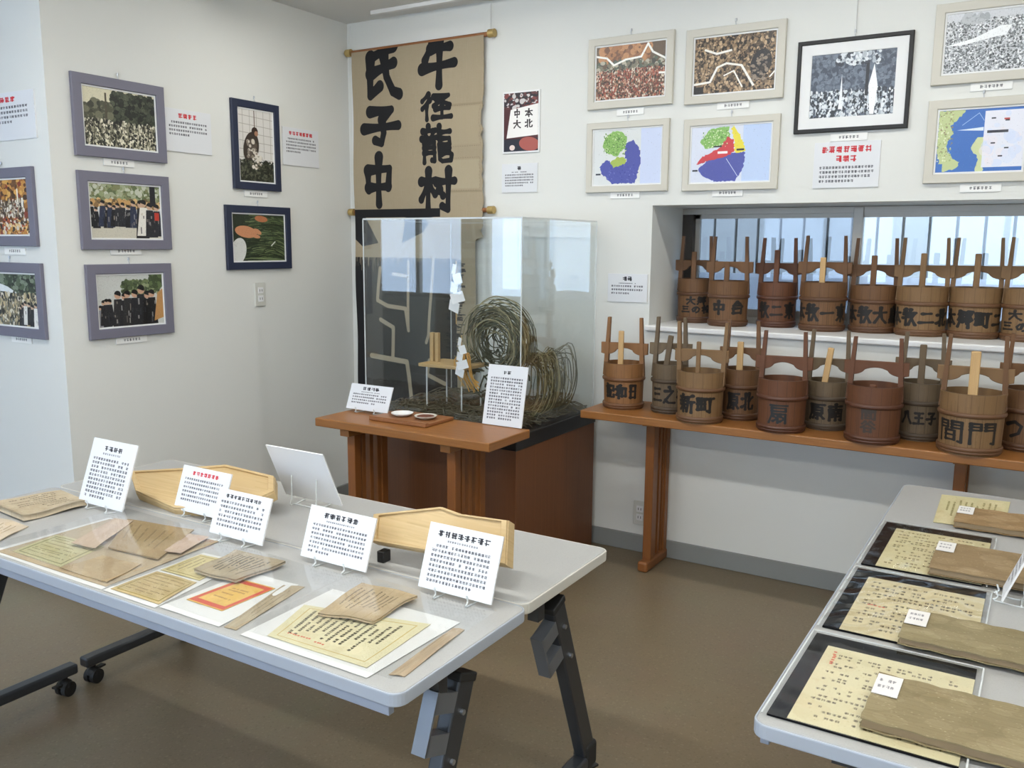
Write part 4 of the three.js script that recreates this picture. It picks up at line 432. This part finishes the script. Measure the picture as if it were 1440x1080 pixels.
function foldingTable(name, label, pos, turn, L, D, edgeMat, o = {}) { // local: length along x, back edge at z = 0 (hinge side), front at z = D; legs rake from the middle to the front foot
  const t = thing(name, label, 'table', pos, turn);
  mesh('table_top', metreUv(roundedSlab(0.004, L - 0.004, 0.004, D - 0.004, TOP - 0.027, TOP, 0.024)), MAT.laminate, t);
  mesh('edge_band', (() => { const s = new THREE.Shape(); const outer = (a, r) => { const q = []; const pts = [[a + r, a + r, Math.PI, 1.5], [L - a - r, a + r, 1.5 * Math.PI, 2], [L - a - r, D - a - r, 0, 0.5], [a + r, D - a - r, 0.5 * Math.PI, 1]]; for (const [cx, cz, st] of pts) for (let i = 0; i <= 6; i++) { const an = st + i / 6 * Math.PI / 2; q.push(new THREE.Vector2(cx + r * Math.cos(an), cz + r * Math.sin(an))); } return q; };
    s.setFromPoints(outer(0, 0.028)); s.holes.push(new THREE.Path(outer(0.0045, 0.0235).reverse())); const g = new THREE.ExtrudeGeometry(s, { depth: 0.021, bevelEnabled: true, bevelThickness: 0.003, bevelSize: 0.002, bevelOffset: -0.002, bevelSegments: 2 }); g.rotateX(Math.PI / 2); g.translate(0, TOP - 0.0035, 0); return g; })(), edgeMat, t);
  mesh('apron', rspan(0.003, 0.09, L - 0.09, TOP - 0.065, TOP - 0.027, D * 0.42, D * 0.42 + 0.03), MAT.apron, t);
  mesh('front_rail', rspan(0.002, 0.03, L - 0.03, TOP - 0.052, TOP - 0.0275, D - 0.026, D - 0.010), MAT.railPaint, t);
  for (const x of [0.055, L - 0.052]) { const leg = new THREE.Group(); leg.name = 'leg'; t.add(leg); const s = x < 1 ? -1 : 1, side = o.side;
    const a = V(x, TOP - 0.092, o.za), b = V(x, 0.10, o.zb), d = b.clone().sub(a), ang = -Math.atan2(d.z, -d.y), len = d.length();
    const put = (g, along, off) => { g.rotateX(ang); const n = V(0, Math.sin(-ang) , Math.cos(ang)); n.set(0, -d.z / len, d.y / len).multiplyScalar(-1); const q = a.clone().addScaledVector(d.clone().divideScalar(len), along).addScaledVector(V(0, d.z / len, -d.y / len), off); g.translate(q.x, q.y, q.z); return g; };
    mesh('leg_tube', put(rbox(0.036, len, 0.06, 0.006), len / 2, 0), MAT.steel, leg);
    mesh('tube_cap', put(rbox(0.04, 0.02, 0.064, 0.004), 0.0, 0), MAT.rubber, leg);
    mesh('hinge_bracket', merge([put(box(0.034, 0.042, 0.07), 0.05, side * 0.062), put(box(0.034, 0.042, 0.07), 0.132, side * 0.062), put(box(0.034, 0.126, 0.006), 0.09, side * 0.098)]), MAT.bracket, leg);
    mesh('hinge_plate', box(0.05, 0.02, 0.16, x, TOP - 0.0375, (o.za + side * 0.06)), MAT.steel, leg); mesh('hinge_neck', box(0.03, 0.07, 0.03, x, TOP - 0.065, o.za + side * 0.085), MAT.steel, leg);
    for (const f of [0.07, 0.17]) { const g = cyl(0.006, 0.006, 0.01, 0, 0, 0, 10).rotateZ(Math.PI / 2); g.translate(s * 0.02, 0, 0); mesh('bolt', put(g, f, 0), MAT.zinc, leg); }
    mesh('foot_bar', rbox(0.045, 0.035, D * 1.0, 0.008, x, 0.085, D * 0.53), MAT.steel, leg); mesh('foot_knuckle', rbox(0.05, 0.075, 0.06, 0.012, x, 0.098, o.zb), MAT.rubber, leg);
    caster(leg, x, D * 0.11, 0.2); caster(leg, x, D * 0.98, -0.3); } return t; }
foldingTable('folding_table', 'light grey folding table covered with old documents under clear film', V(TX0, 0, TZM), 0, TX1 - TX0 + 0.012, TZ1 - TZM, MAT.edge, { side: 1, za: 0.19, zb: 0.39 });
foldingTable('folding_table', 'light grey folding table carrying the two roof-shaped wooden boards', V(TX1, 0, TZM - 0.004), Math.PI, TX1 - TX0, TZM - 0.004 - TZ0, MAT.paleEdge, { side: -1, za: 0.23, zb: 0.43 });
foldingTable('folding_table', 'light grey folding table with black-bordered documents along its aisle edge', V(3.56, 0, 0.695), -Math.PI / 2, 1.79, 0.46, MAT.edge, { side: 1, za: 0.19, zb: 0.39 });

// ---------- papers ----------
function sheet(name, label, category, pts, y, th, tex, o = {}) { // pts: near-left, far-left, far-right, near-right as [x, z]; a thin sheet with a slight curl
  const nu = 12, nv = 12, pos = [], uv = [], idx = [], r = rng(o.seed ?? 1), ph = [r() * 6, r() * 6, r() * 6], amp = o.wave ?? 0.0006; const cx = pts.reduce((a, p) => a + p[0], 0) / 4, cz = pts.reduce((a, p) => a + p[1], 0) / 4;
  const P = (u, v) => { const x = (1 - v) * ((1 - u) * pts[0][0] + u * pts[3][0]) + v * ((1 - u) * pts[1][0] + u * pts[2][0]), z = (1 - v) * ((1 - u) * pts[0][1] + u * pts[3][1]) + v * ((1 - u) * pts[1][1] + u * pts[2][1]); return [x - cx, z - cz]; };
  for (const top of o.film ? [1] : [1, 0]) for (let j = 0; j <= nv; j++) for (let i = 0; i <= nu; i++) { const u = i / nu, v = j / nv, [x, z] = P(u, v); pos.push(x, (top ? th : 0) + amp * (1 + Math.sin(u * 7 + ph[0]) * Math.sin(v * 6 + ph[1]) + (o.curl ?? 0) * Math.pow(Math.abs(2 * u - 1), 3)), z); uv.push(u, v); }
  const N = (nu + 1) * (nv + 1); for (let j = 0; j < nv; j++) for (let i = 0; i < nu; i++) { const a = j * (nu + 1) + i, b = a + 1, c = a + nu + 1, d = c + 1; idx.push(a, b, d, a, d, c); if (!o.film) idx.push(N + a, N + d, N + b, N + a, N + c, N + d); }
  const side = (a, b) => o.film || idx.push(a, N + a, b, b, N + a, N + b); for (let i = 0; i < nu; i++) { side(i + 1, i); side(nv * (nu + 1) + i, nv * (nu + 1) + i + 1); } for (let j = 0; j < nv; j++) { side(j * (nu + 1), (j + 1) * (nu + 1)); side((j + 1) * (nu + 1) + nu, j * (nu + 1) + nu); }
  let g = new THREE.BufferGeometry(); g.setAttribute('position', new THREE.Float32BufferAttribute(pos, 3)); g.setAttribute('uv', new THREE.Float32BufferAttribute(uv, 2)); g.setIndex(idx); g.computeVertexNormals();
  const m = mesh(name, g, o.material ?? printed(tex, o.rough ?? 0.8)); m.position.set(cx, y, cz); return tag(m, label, category, o.group); }
function oldPaper(seed, base, o = {}) { return canvasTex(o.w ?? 256, o.h ?? 256, (c, w, h) => { const r = rng(seed); c.fillStyle = base; c.fillRect(0, 0, w, h); blobs(c, r, 40, 0, w, 0, h, 8, 40, [o.stain ?? '#9c7a46', '#fff2c8'], 1, 0.06); speckle(c, w, h, r, 900, [o.stain ?? '#8a6b3c', '#fff6d8', '#6f5632'], 1, 3, 0.25);
  if (o.border) { c.strokeStyle = o.border; c.lineWidth = o.bw ?? 6; c.strokeRect(w * 0.07, h * 0.08, w * 0.86, h * 0.84); }
  const s = o.size ?? 9, ink = o.ink ?? '#3a3020', m = o.margin ?? 0.12; if (o.rowsH) for (let i = 0; i < o.rowsH; i++) scribbleRow(c, r, w * m, w * (1 - m) * (i % 3 === 2 ? 0.8 : 1), h * (m + (1 - 2 * m) * (i + 0.5 * r()) / o.rowsH), s, ink, 1.3, false, o.skip ?? 0.1);
  if (o.cols) for (let i = 0; i < o.cols; i++) scribbleRow(c, r, h * (m + 0.2 * r() * r()), h * (1 - m - 0.35 * r()), w * (m + (1 - 2 * m) * i / o.cols), s, ink, o.lw ?? 1.4, true);
  if (o.folds) { c.strokeStyle = o.stain ?? '#8d744c'; c.globalAlpha = 0.5; c.lineWidth = 2; for (let i = 1; i < o.folds; i++) { c.beginPath(); c.moveTo(w * i / o.folds + 6 * r(), 0); c.lineTo(w * i / o.folds, h); c.stroke(); } c.globalAlpha = 1; }
  if (o.red) for (const [x, y, k] of o.red) { c.globalAlpha = 0.8; c.fillStyle = '#c8442e'; for (let i = 0; i < k; i++) c.fillRect(w * x + (o.redV ? 0 : i * 10) + 3 * r(), h * y + (o.redV ? i * 11 : 0) + 4 * r(), 7, 7); c.globalAlpha = 1; }
  if (o.after) o.after(c, r, w, h); }); }
const Y = (k) => TOP + 0.0006 + k * 0.0016;
const white = canvasTex(64, 64, (c, w, h) => { c.fillStyle = '#d6d6d4'; c.fillRect(0, 0, w, h); });
// documents on the grey table, first the sheets lying lowest
sheet('old_booklet', 'worn brown handwritten booklet at the end of the document table', 'booklet', [[0.80, 2.53], [0.86, 2.34], [1.03, 2.36], [1.02, 2.55]], Y(1), 0.016, oldPaper(801, '#b5a68c', { cols: 8, folds: 3, stain: '#7c6748' }), { wave: 0.003, seed: 1 });
sheet('old_page', 'pale pinkish brown page lying before the worn booklet', 'paper', [[0.98, 2.715], [0.90, 2.57], [1.07, 2.565], [1.14, 2.70]], Y(0), 0.002, oldPaper(802, '#bfb09a', { cols: 7, ink: '#7c6a50' }), { wave: 0.002, seed: 2 });
sheet('backing_sheet', 'white backing sheet under the greenish certificate', 'paper', [[1.178, 2.73], [1.182, 2.392], [1.60, 2.352], [1.655, 2.73]], Y(0) - 0.0005, 0.0005, white, { seed: 34, wave: 0.0003 });
sheet('backing_sheet', 'brownish backing sheet under the greenish and tan papers', 'paper', [[1.198, 2.722], [1.20, 2.40], [1.62, 2.36], [1.650, 2.715]], Y(0) + 0.0004, 0.0008, oldPaper(803, '#ab9b82'), { seed: 3 });
sheet('old_certificate', 'greenish old certificate with ornate border and fine print', 'paper', [[1.235, 2.702], [1.205, 2.565], [1.40, 2.55], [1.445, 2.70]], Y(1), 0.0008, oldPaper(804, '#b9b389', { border: '#7c7a4e', rowsH: 7, size: 8, ink: '#6a6440' }), { seed: 4 });
sheet('folded_paper', 'plain tan folded paper beside the greenish certificate', 'paper', [[1.455, 2.708], [1.465, 2.60], [1.60, 2.585], [1.635, 2.702]], Y(1), 0.002, oldPaper(805, '#a99370', { folds: 2 }), { wave: 0.0012, seed: 5 });
sheet('folded_paper', 'large brown folded paper with faint writing between two text cards', 'paper', [[1.43, 2.56], [1.26, 2.385], [1.50, 2.345], [1.612, 2.545]], Y(2), 0.003, oldPaper(806, '#9d8660', { folds: 4, cols: 6, ink: '#7a6645' }), { wave: 0.0025, seed: 6 });
sheet('folded_paper', 'pinkish crumpled wrapper over the large brown folded paper', 'paper', [[1.33, 2.60], [1.235, 2.41], [1.30, 2.395], [1.42, 2.59]], Y(6.0), 0.0012, oldPaper(807, '#bda690'), { wave: 0.0022, seed: 7 });
sheet('backing_sheet', 'white backing sheet under the two small yellow certificates', 'paper', [[1.661, 2.73], [1.655, 2.44], [1.80, 2.43], [1.848, 2.73]], Y(0), 0.0006, white, { seed: 35, wave: 0.0003 });
sheet('folded_paper', 'small pinkish paper at the edge of the large brown folded paper', 'paper', [[1.575, 2.50], [1.515, 2.375], [1.585, 2.365], [1.628, 2.49]], Y(4.6), 0.001, oldPaper(816, '#bfa896'), { seed: 36, wave: 0.001 });
sheet('yellow_certificate', 'upper yellow certificate beside the columned letter', 'paper', [[1.668, 2.58], [1.662, 2.455], [1.775, 2.445], [1.805, 2.575]], Y(1), 0.0008, oldPaper(808, '#c2b584', { border: '#8a7a3c', cols: 6, size: 8 }), { seed: 8 });
sheet('yellow_certificate', 'lower yellow-tan certificate at the table front beside the red-bordered one', 'paper', [[1.672, 2.718], [1.668, 2.59], [1.808, 2.585], [1.842, 2.715]], Y(1), 0.0008, oldPaper(809, '#b9a578', { border: '#8a7a3c', rowsH: 6, size: 8, ink: '#6a5528' }), { seed: 9 });
sheet('backing_sheet', 'white backing sheet under the red-bordered certificate', 'paper', [[1.852, 2.722], [1.858, 2.472], [2.02, 2.465], [2.045, 2.72]], Y(0), 0.0008, white, { seed: 10 });
sheet('red_certificate', 'orange-yellow certificate with a red ornate border', 'paper', [[1.872, 2.665], [1.88, 2.515], [1.992, 2.512], [1.99, 2.665]], Y(1), 0.0008, oldPaper(810, '#d3ab52', { border: '#c4513c', bw: 26, rowsH: 4, size: 11, margin: 0.26, ink: '#7a4a22' }), { seed: 11 });
sheet('old_letter', 'folded grey-tan letter with columns of brush writing between two cards', 'letter', [[1.762, 2.555], [1.735, 2.405], [1.905, 2.395], [1.90, 2.548]], Y(3), 0.007, oldPaper(811, '#9e9078', { cols: 10, lw: 2, folds: 6, ink: '#38301f' }), { wave: 0.003, seed: 12 });
sheet('paper_strip', 'narrow strip of grey-brown paper with running writing', 'paper', [[2.055, 2.715], [1.99, 2.485], [2.04, 2.465], [2.088, 2.712]], Y(0), 0.001, oldPaper(812, '#a3957c', { cols: 3, size: 12 }), { seed: 13 });
sheet('backing_sheet', 'wide white backing sheet under the largest yellow certificate', 'paper', [[2.112, 2.722], [2.105, 2.44], [2.46, 2.43], [2.452, 2.722]], Y(0), 0.0008, white, { seed: 14 });
sheet('yellow_certificate', 'largest pale yellow certificate with red seals and bold text columns', 'paper', [[2.165, 2.698], [2.118, 2.545], [2.415, 2.475], [2.428, 2.695]], Y(1), 0.0008, oldPaper(813, '#cfc8a4', { w: 384, h: 288, border: '#b49a58', bw: 3, cols: 13, lw: 2, size: 12, ink: '#2c2618', red: [[0.12, 0.78, 9], [0.4, 0.82, 4]] }), { seed: 15 });
sheet('old_letter', 'folded tan letter lying over the largest yellow certificate', 'letter', [[2.188, 2.575], [2.155, 2.395], [2.31, 2.385], [2.315, 2.545]], Y(3), 0.006, oldPaper(814, '#b09c7c', { cols: 9, folds: 5, ink: '#5a4c36' }), { wave: 0.003, seed: 16 });
sheet('paper_strip', 'narrow pinkish tan paper strip beside the table corner', 'paper', [[2.478, 2.69], [2.463, 2.46], [2.488, 2.455], [2.508, 2.68]], Y(0), 0.0012, oldPaper(815, '#a8957c', { cols: 1, size: 10 }), { seed: 17, wave: 0.001 });
for (const [x0, x1, z0, what, s] of [[1.18, 1.652, 2.345, 'greenish certificate group', 31], [1.66, 2.105, 2.39, 'red-bordered certificate group', 32], [2.11, 2.515, 2.37, 'largest yellow certificate group', 33]]) sheet('clear_film', 'clear plastic film over the ' + what, 'plastic film', [[x0, 2.728], [x0, z0], [x1, z0], [x1, 2.728]], Y(0) + 0.0165, 0.0003, null, { material: MAT.vinyl, film: true, wave: 0.0016, seed: s });
// bordered documents and books on the aisle table
function wrinkled(w, d, amp, seed) { const g = new THREE.PlaneGeometry(w, d, 36, 48).rotateX(-Math.PI / 2), p = g.attributes.position, r = rng(seed), k = Array.from({ length: 9 }, () => [r() * 6, 30 + 110 * r(), 6.3 * r(), 0.3 + r()]); for (let i = 0; i < p.count; i++) { let h = 0; for (const [a, f, q, m] of k) h += m * Math.sin((p.getX(i) * Math.cos(a) + p.getZ(i) * Math.sin(a)) * f + q); p.setY(i, amp * h / 3); } g.computeVertexNormals(); return g; }
function bordered(x0, x1, z0, z1, label, paper, seed, wr = 0.0005) { const t = thing('mounted_document', label, 'document', V((x0 + x1) / 2, TOP + 0.0006, (z0 + z1) / 2)), w = x1 - x0, d = z1 - z0;
  mesh('black_board', rbox(w, 0.004, d, 0.001, 0, 0.002, 0), MAT.blackBoard, t); mesh('sheet', box(w - 0.034, 0.001, d - 0.055, 0.017, 0.0047, 0.0255), printed(paper, 0.8), t);
  mesh('clear_sleeve', wrinkled(w + 0.02, d + 0.012, wr, seed + 40).translate(0.002, 0.0068 + wr, 0), MAT.vinyl, t);
  const sl = merge([box(w + 0.02, 0.0014, 0.003, 0.002, 0.0066, -d / 2 - 0.004), box(0.003, 0.0014, d + 0.012, w / 2 + 0.011, 0.0066, 0), box(0.003, 0.0014, d + 0.012, -w / 2 - 0.007, 0.0066, 0)]); mesh('sleeve_seam', sl, MAT.acrylicEdge, t); }
bordered(3.118, 3.415, 2.075, 2.452, 'black-bordered cream document with red and black brush writing at the rounded table end', oldPaper(821, '#d2c8a2', { w: 320, h: 400, rowsH: 14, skip: 0.45, size: 10, margin: 0.07, ink: '#5d5240', red: [[0.06, 0.06, 7]], redV: true }), 1, 0.0003);
bordered(3.12, 3.405, 1.635, 2.035, 'black-bordered cream document with dense writing and white glare patches', oldPaper(822, '#cbbd96', { w: 320, h: 400, rowsH: 13, skip: 0.3, size: 13, margin: 0.06, ink: '#4a4030', red: [[0.1, 0.5, 5]] }), 2, 0.0014);
bordered(3.12, 3.392, 1.195, 1.598, 'black-bordered cream document half covered by a brown ragged book', oldPaper(823, '#cfc49a', { w: 320, h: 400, rowsH: 13, skip: 0.4, size: 12, margin: 0.06, ink: '#5b4e30' }), 3, 0.0005);
sheet('yellow_sheet', 'yellowish document at the wall end of the aisle table', 'paper', [[3.235, 1.115], [3.225, 0.78], [3.42, 0.755], [3.415, 1.11]], Y(0), 0.001, oldPaper(824, '#bfb68c', { cols: 9, size: 10, ink: '#6f6434' }), { seed: 18 });
function oldBook(x0, x1, z0, z1, y, th, label, col, seed) { const t = thing('old_book', label, 'book', V((x0 + x1) / 2, y, (z0 + z1) / 2)), w = x1 - x0, d = z1 - z0, tex = oldPaper(seed, col, { stain: '#5a452a', after: (c, r, W, Hh) => { c.globalAlpha = 0.16; c.strokeStyle = '#5f4c30'; for (let i = 0; i < 18; i++) { c.lineWidth = 1 + 2 * r(); const y0 = r() * Hh; c.beginPath(); c.moveTo(0, y0); c.bezierCurveTo(W * 0.3, y0 + 20 * (r() - 0.5), W * 0.6, y0 + 20 * (r() - 0.5), W, y0 + 14 * (r() - 0.5)); c.stroke(); } c.globalAlpha = 1; } });
  const rr = rng(seed), cover = (yy, h) => { const g = new THREE.BoxGeometry(w, h, d, 14, 1, 10), p = g.attributes.position; for (let i = 0; i < p.count; i++) { const ex = Math.abs(p.getX(i)) > w / 2 - 1e-5, ez = Math.abs(p.getZ(i)) > d / 2 - 1e-5, n = Math.sin(p.getX(i) * 90 + seed) * Math.cos(p.getZ(i) * 70); p.setY(i, p.getY(i) + yy + 0.0012 * n); if (ex) p.setX(i, p.getX(i) + 0.0008 * Math.sin(p.getZ(i) * 120 + seed)); if (ez) p.setZ(i, p.getZ(i) + 0.0008 * Math.sin(p.getX(i) * 110)); } g.computeVertexNormals(); return g; };
  mesh('back_cover', cover(0.0025, 0.002), printed(tex, 0.85), t); mesh('pages', rbox(w - 0.006, th - 0.007, d - 0.006, 0.001, 0, th / 2, 0), std({ color: lin(0.26, 0.19, 0.11), roughness: 0.9 }), t); mesh('cover', cover(th - 0.002, 0.002), printed(tex, 0.85), t);
  const lt = canvasTex(64, 64, (c, W, Hh) => { c.fillStyle = '#dcd9d6'; c.fillRect(0, 0, W, Hh); scribbleRow(c, rr, 8, 56, 14, 10, '#77757a', 1.2); scribbleRow(c, rr, 8, 50, 34, 10, '#77757a', 1.2); }); mesh('paper_label', box(0.042, 0.0012, 0.08, -w / 2 + 0.022, th + 0.0012, -d / 2 + 0.05), printed(lt, 0.8), t); return t; }
oldBook(3.264, 3.55, 2.238, 2.425, TOP + 0.0085, 0.02, 'thick olive-brown old book lying on the red and black document', '#857858', 831);
oldBook(3.27, 3.55, 1.89, 2.055, TOP + 0.0085, 0.018, 'olive-brown old book with cracked cover lying on the glared document', '#837757', 832);
oldBook(3.275, 3.55, 1.37, 1.60, TOP + 0.0085, 0.02, 'ragged brown old book with a dark split across its cover', '#86704f', 833);
oldBook(3.29, 3.55, 0.965, 1.145, TOP + 0.004, 0.02, 'brown striped old book lying on the yellowish document', '#8b6f49', 834);

// ---------- cards on clear easels ----------
const dirX = (a, b) => Math.atan2(-(b.z - a.z), b.x - a.x);
function easelCard(bl, br, tl, y, lean, label, tex, o = {}) {
  const A = px(...bl, 'y', y), B = px(...br, 'y', y), turn = o.turn ?? 0, th = rad(lean); const mid = A.clone().add(B).multiplyScalar(0.5), w = o.w ?? Math.hypot(B.x - A.x, B.z - A.z);
  const n = V(0, Math.sin(th), Math.cos(th)), T = pxPlane(...tl, mid, n), h = o.h ?? Math.hypot(T.y - mid.y, T.z - mid.z);
  leanCard(V(mid.x, y, mid.z), turn, w, h, th, label, tex, o); }
function leanCard(pos, turn, w, h, th, label, tex, o = {}) {
  const t = thing('text_card', label, 'card', pos, turn); const tilt = new THREE.Group(); const put = (m) => { m.rotation.x = -th; return m; };
  put(mesh('board', box(w, h, 0.004, 0, h / 2, -0.0022), MAT.white, t)); put(mesh('print', box(w - 0.001, h - 0.001, 0.0005, 0, h / 2, 0), printed(tex, 0.7), t));
  if (o.noEasel) return; const rest = o.rest ?? TOP, low = pos.y - rest, e = thing('card_easel', 'clear plastic easel holding the ' + label, 'easel', V(pos.x, rest, pos.z), turn);
  for (const s of [-1, 1]) { const x = s * w * 0.22; mesh('side_arm', tube([V(x, low + 0.012, 0.012), V(x, low - 0.004, 0.008), V(x, 0.006, 0.018), V(x, 0.003, 0.0), V(x, 0.003, -0.05), V(x, 0.02, -0.045), V(x, low + h * 0.45 * Math.cos(th), -h * 0.45 * Math.sin(th) - 0.007)], 0.0022, 30, 6), MAT.acrylicEdge, e); }
  mesh('cross_bar', cyl(0.002, 0.002, w * 0.44, 0, 0, 0, 6).rotateZ(Math.PI / 2).translate(0, 0.004, -0.04), MAT.acrylicEdge, e); }
easelCard([103, 706], [178, 718], [124, 613], TOP + 0.016, 20, 'tall white text card standing beside the worn booklet', cardTex(211, 288, 352, { title: 4, ts: 0.08, sub: true, rows: 10, bs: 0.045 }));
easelCard([243, 715], [312, 731], [258, 653], TOP + 0.016, 20, 'white text card with red heading before a roof-shaped board', cardTex(212, 320, 240, { title: 7, red: true, ts: 0.1, rows: 6, bs: 0.055 }));
easelCard([292, 749], [370, 767], [312, 686], TOP + 0.016, 20, 'white text card behind the columned grey-tan letter', cardTex(213, 320, 256, { title: 9, ts: 0.09, rows: 6, bs: 0.06 }));
easelCard([420, 782], [516, 804], [437, 709], TOP + 0.016, 20, 'white text card between the grey-tan letter and tan letter', cardTex(214, 352, 272, { title: 6, ts: 0.11, sub: true, rows: 7, bs: 0.05 }));
easelCard([586, 825], [692, 850], [605, 733], TOP + 0.016, 20, 'white text card at the table corner before a roof-shaped board', cardTex(215, 352, 304, { title: 8, ts: 0.1, sub: true, rows: 8, bs: 0.048 }));
leanCard(V(1.585, TOP + 0.016, 1.965), Math.PI, 0.235, 0.19, rad(24), 'white card turned away showing its plain grey back', cardTex(216, 256, 208, { title: 4, rows: 5 }));
easelCard([489, 573], [542, 582], [500, 539], SHELF + 0.014, 22, 'small white text card on the short bench', cardTex(217, 256, 176, { title: 4, ts: 0.14, sub: true, rows: 4, bs: 0.065 }), { rest: SHELF });
easelCard([676, 596], [735, 602], [692, 512], SHELF + 0.003, 12, 'tall white text card leaning on the clear case', cardTex(218, 256, 400, { title: 2, ts: 0.06, rows: 14, bs: 0.035 }), { noEasel: true });
leanCard(V(3.437, TOP + 0.016, 1.66), -Math.PI / 2, 0.10, 0.22, rad(20), 'white card seen edge-on beside the old books', cardTex(219, 256, 352, { title: 4, rows: 8 }), {});

// ---------- wooden boards, tray and dishes ----------
function roofBoard(pts, p, n, thick, label) { // outline on a tilted plane, extruded to its thickness, on two black feet
  const q = pts.map(([x, y]) => pxPlane(x, y, p, n)), ex = V(1, 0, 0), ey = new THREE.Vector3().crossVectors(n, ex).normalize(), c = q.reduce((a, b) => a.add(b), V(0, 0, 0)).multiplyScalar(1 / q.length);
  const P2 = q.map((v) => new THREE.Vector2(v.clone().sub(c).dot(ex), v.clone().sub(c).dot(ey))); const M = new THREE.Matrix4().makeBasis(ex, ey, n.clone().normalize()).setPosition(0, 0, 0);
  const t = thing('roof_shaped_board', label, 'wooden board', c), inner = P2.map((v) => v.clone().multiplyScalar(0.93)), s = new THREE.Shape(P2);
  const uvs = (g) => { const a = g.attributes; for (let i = 0; i < a.position.count; i++) a.uv.setXY(i, a.position.getX(i) * 2.2, a.position.getY(i) * 2.2); return g; };
  mesh('board', uvs(new THREE.ExtrudeGeometry(s, { depth: thick - 0.004, bevelEnabled: true, bevelThickness: 0.003, bevelSize: 0.003, bevelSegments: 2 }).translate(0, 0, -thick)).applyMatrix4(M), MAT.ema, t);
  const fr = new THREE.Shape(P2.map((v) => v.clone())); fr.holes.push(new THREE.Path(inner.slice().reverse())); mesh('rim', uvs(new THREE.ExtrudeGeometry(fr, { depth: 0.004, bevelEnabled: true, bevelThickness: 0.001, bevelSize: 0.001, bevelSegments: 1 })).applyMatrix4(M), MAT.ema, t);
  return { t, c, q }; }
{ const n1 = V(0, Math.sin(rad(32)), Math.cos(rad(32))), a = roofBoard([[523, 760], [527, 724], [620, 714], [648, 724], [713, 733], [711, 793]], V(2.2, 0.757, 2.245), n1, 0.034, 'roof-shaped pale wooden board behind the corner text card');
  for (const x of [2.085, 2.235, 2.40]) mesh('black_foot', rbox(0.022, 0.03, 0.03, 0.003, x - a.c.x, TOP + 0.0150 - a.c.y, 2.232 - a.c.z), MAT.black, a.t);
  const n2 = V(0, Math.cos(rad(22)), Math.sin(rad(22))), b = roofBoard([[183, 664], [254, 660], [318, 655], [385, 671], [385, 691], [340, 714], [245, 715], [192, 691]], V(1.2, 0.745, 2.20), n2, 0.028, 'roof-shaped pale wooden board lying tilted behind the red-heading card');
  for (const [x, z, h] of [[1.12, 2.14, 0.03], [1.36, 2.16, 0.022], [1.25, 2.06, 0.05]]) mesh('black_foot', rbox(0.03, h, 0.03, 0.003, x - b.c.x, TOP + h / 2 - b.c.y, z - b.c.z), MAT.black, b.t); }
{ const t = thing('wooden_tray', 'flat brown wooden tray board on the short bench', 'tray', V(1.21, SHELF + 0.0005, 1.0)); mesh('board', rbox(0.30, 0.014, 0.2, 0.004, 0, 0.007, 0), MAT.tray, t); mesh('batten', rbox(0.30, 0.006, 0.02, 0.002, 0, 0.016, 0.088), MAT.tray, t);
  const dish = (x, z, mat, label) => { const d = thing('small_dish', label, 'dish', V(x, SHELF + 0.015, z)); mesh('bowl', new THREE.LatheGeometry([[0, 0], [0.026, 0], [0.046, 0.010], [0.048, 0.014], [0.045, 0.014], [0.026, 0.006], [0, 0.005]].map(([a, b]) => new THREE.Vector2(a, b)), 32), mat, d); return d; };
  dish(1.165, 1.005, MAT.white, 'small white dish on the wooden tray'); const d = dish(1.285, 1.0, MAT.cream, 'small pale-rimmed dish with red-brown filling on the tray'); mesh('filling', cyl(0.036, 0.036, 0.002, 0, 0.011, 0, 28), std({ color: lin(0.16, 0.05, 0.03), roughness: 0.5 }), d); }

renderer.render(scene, camera);
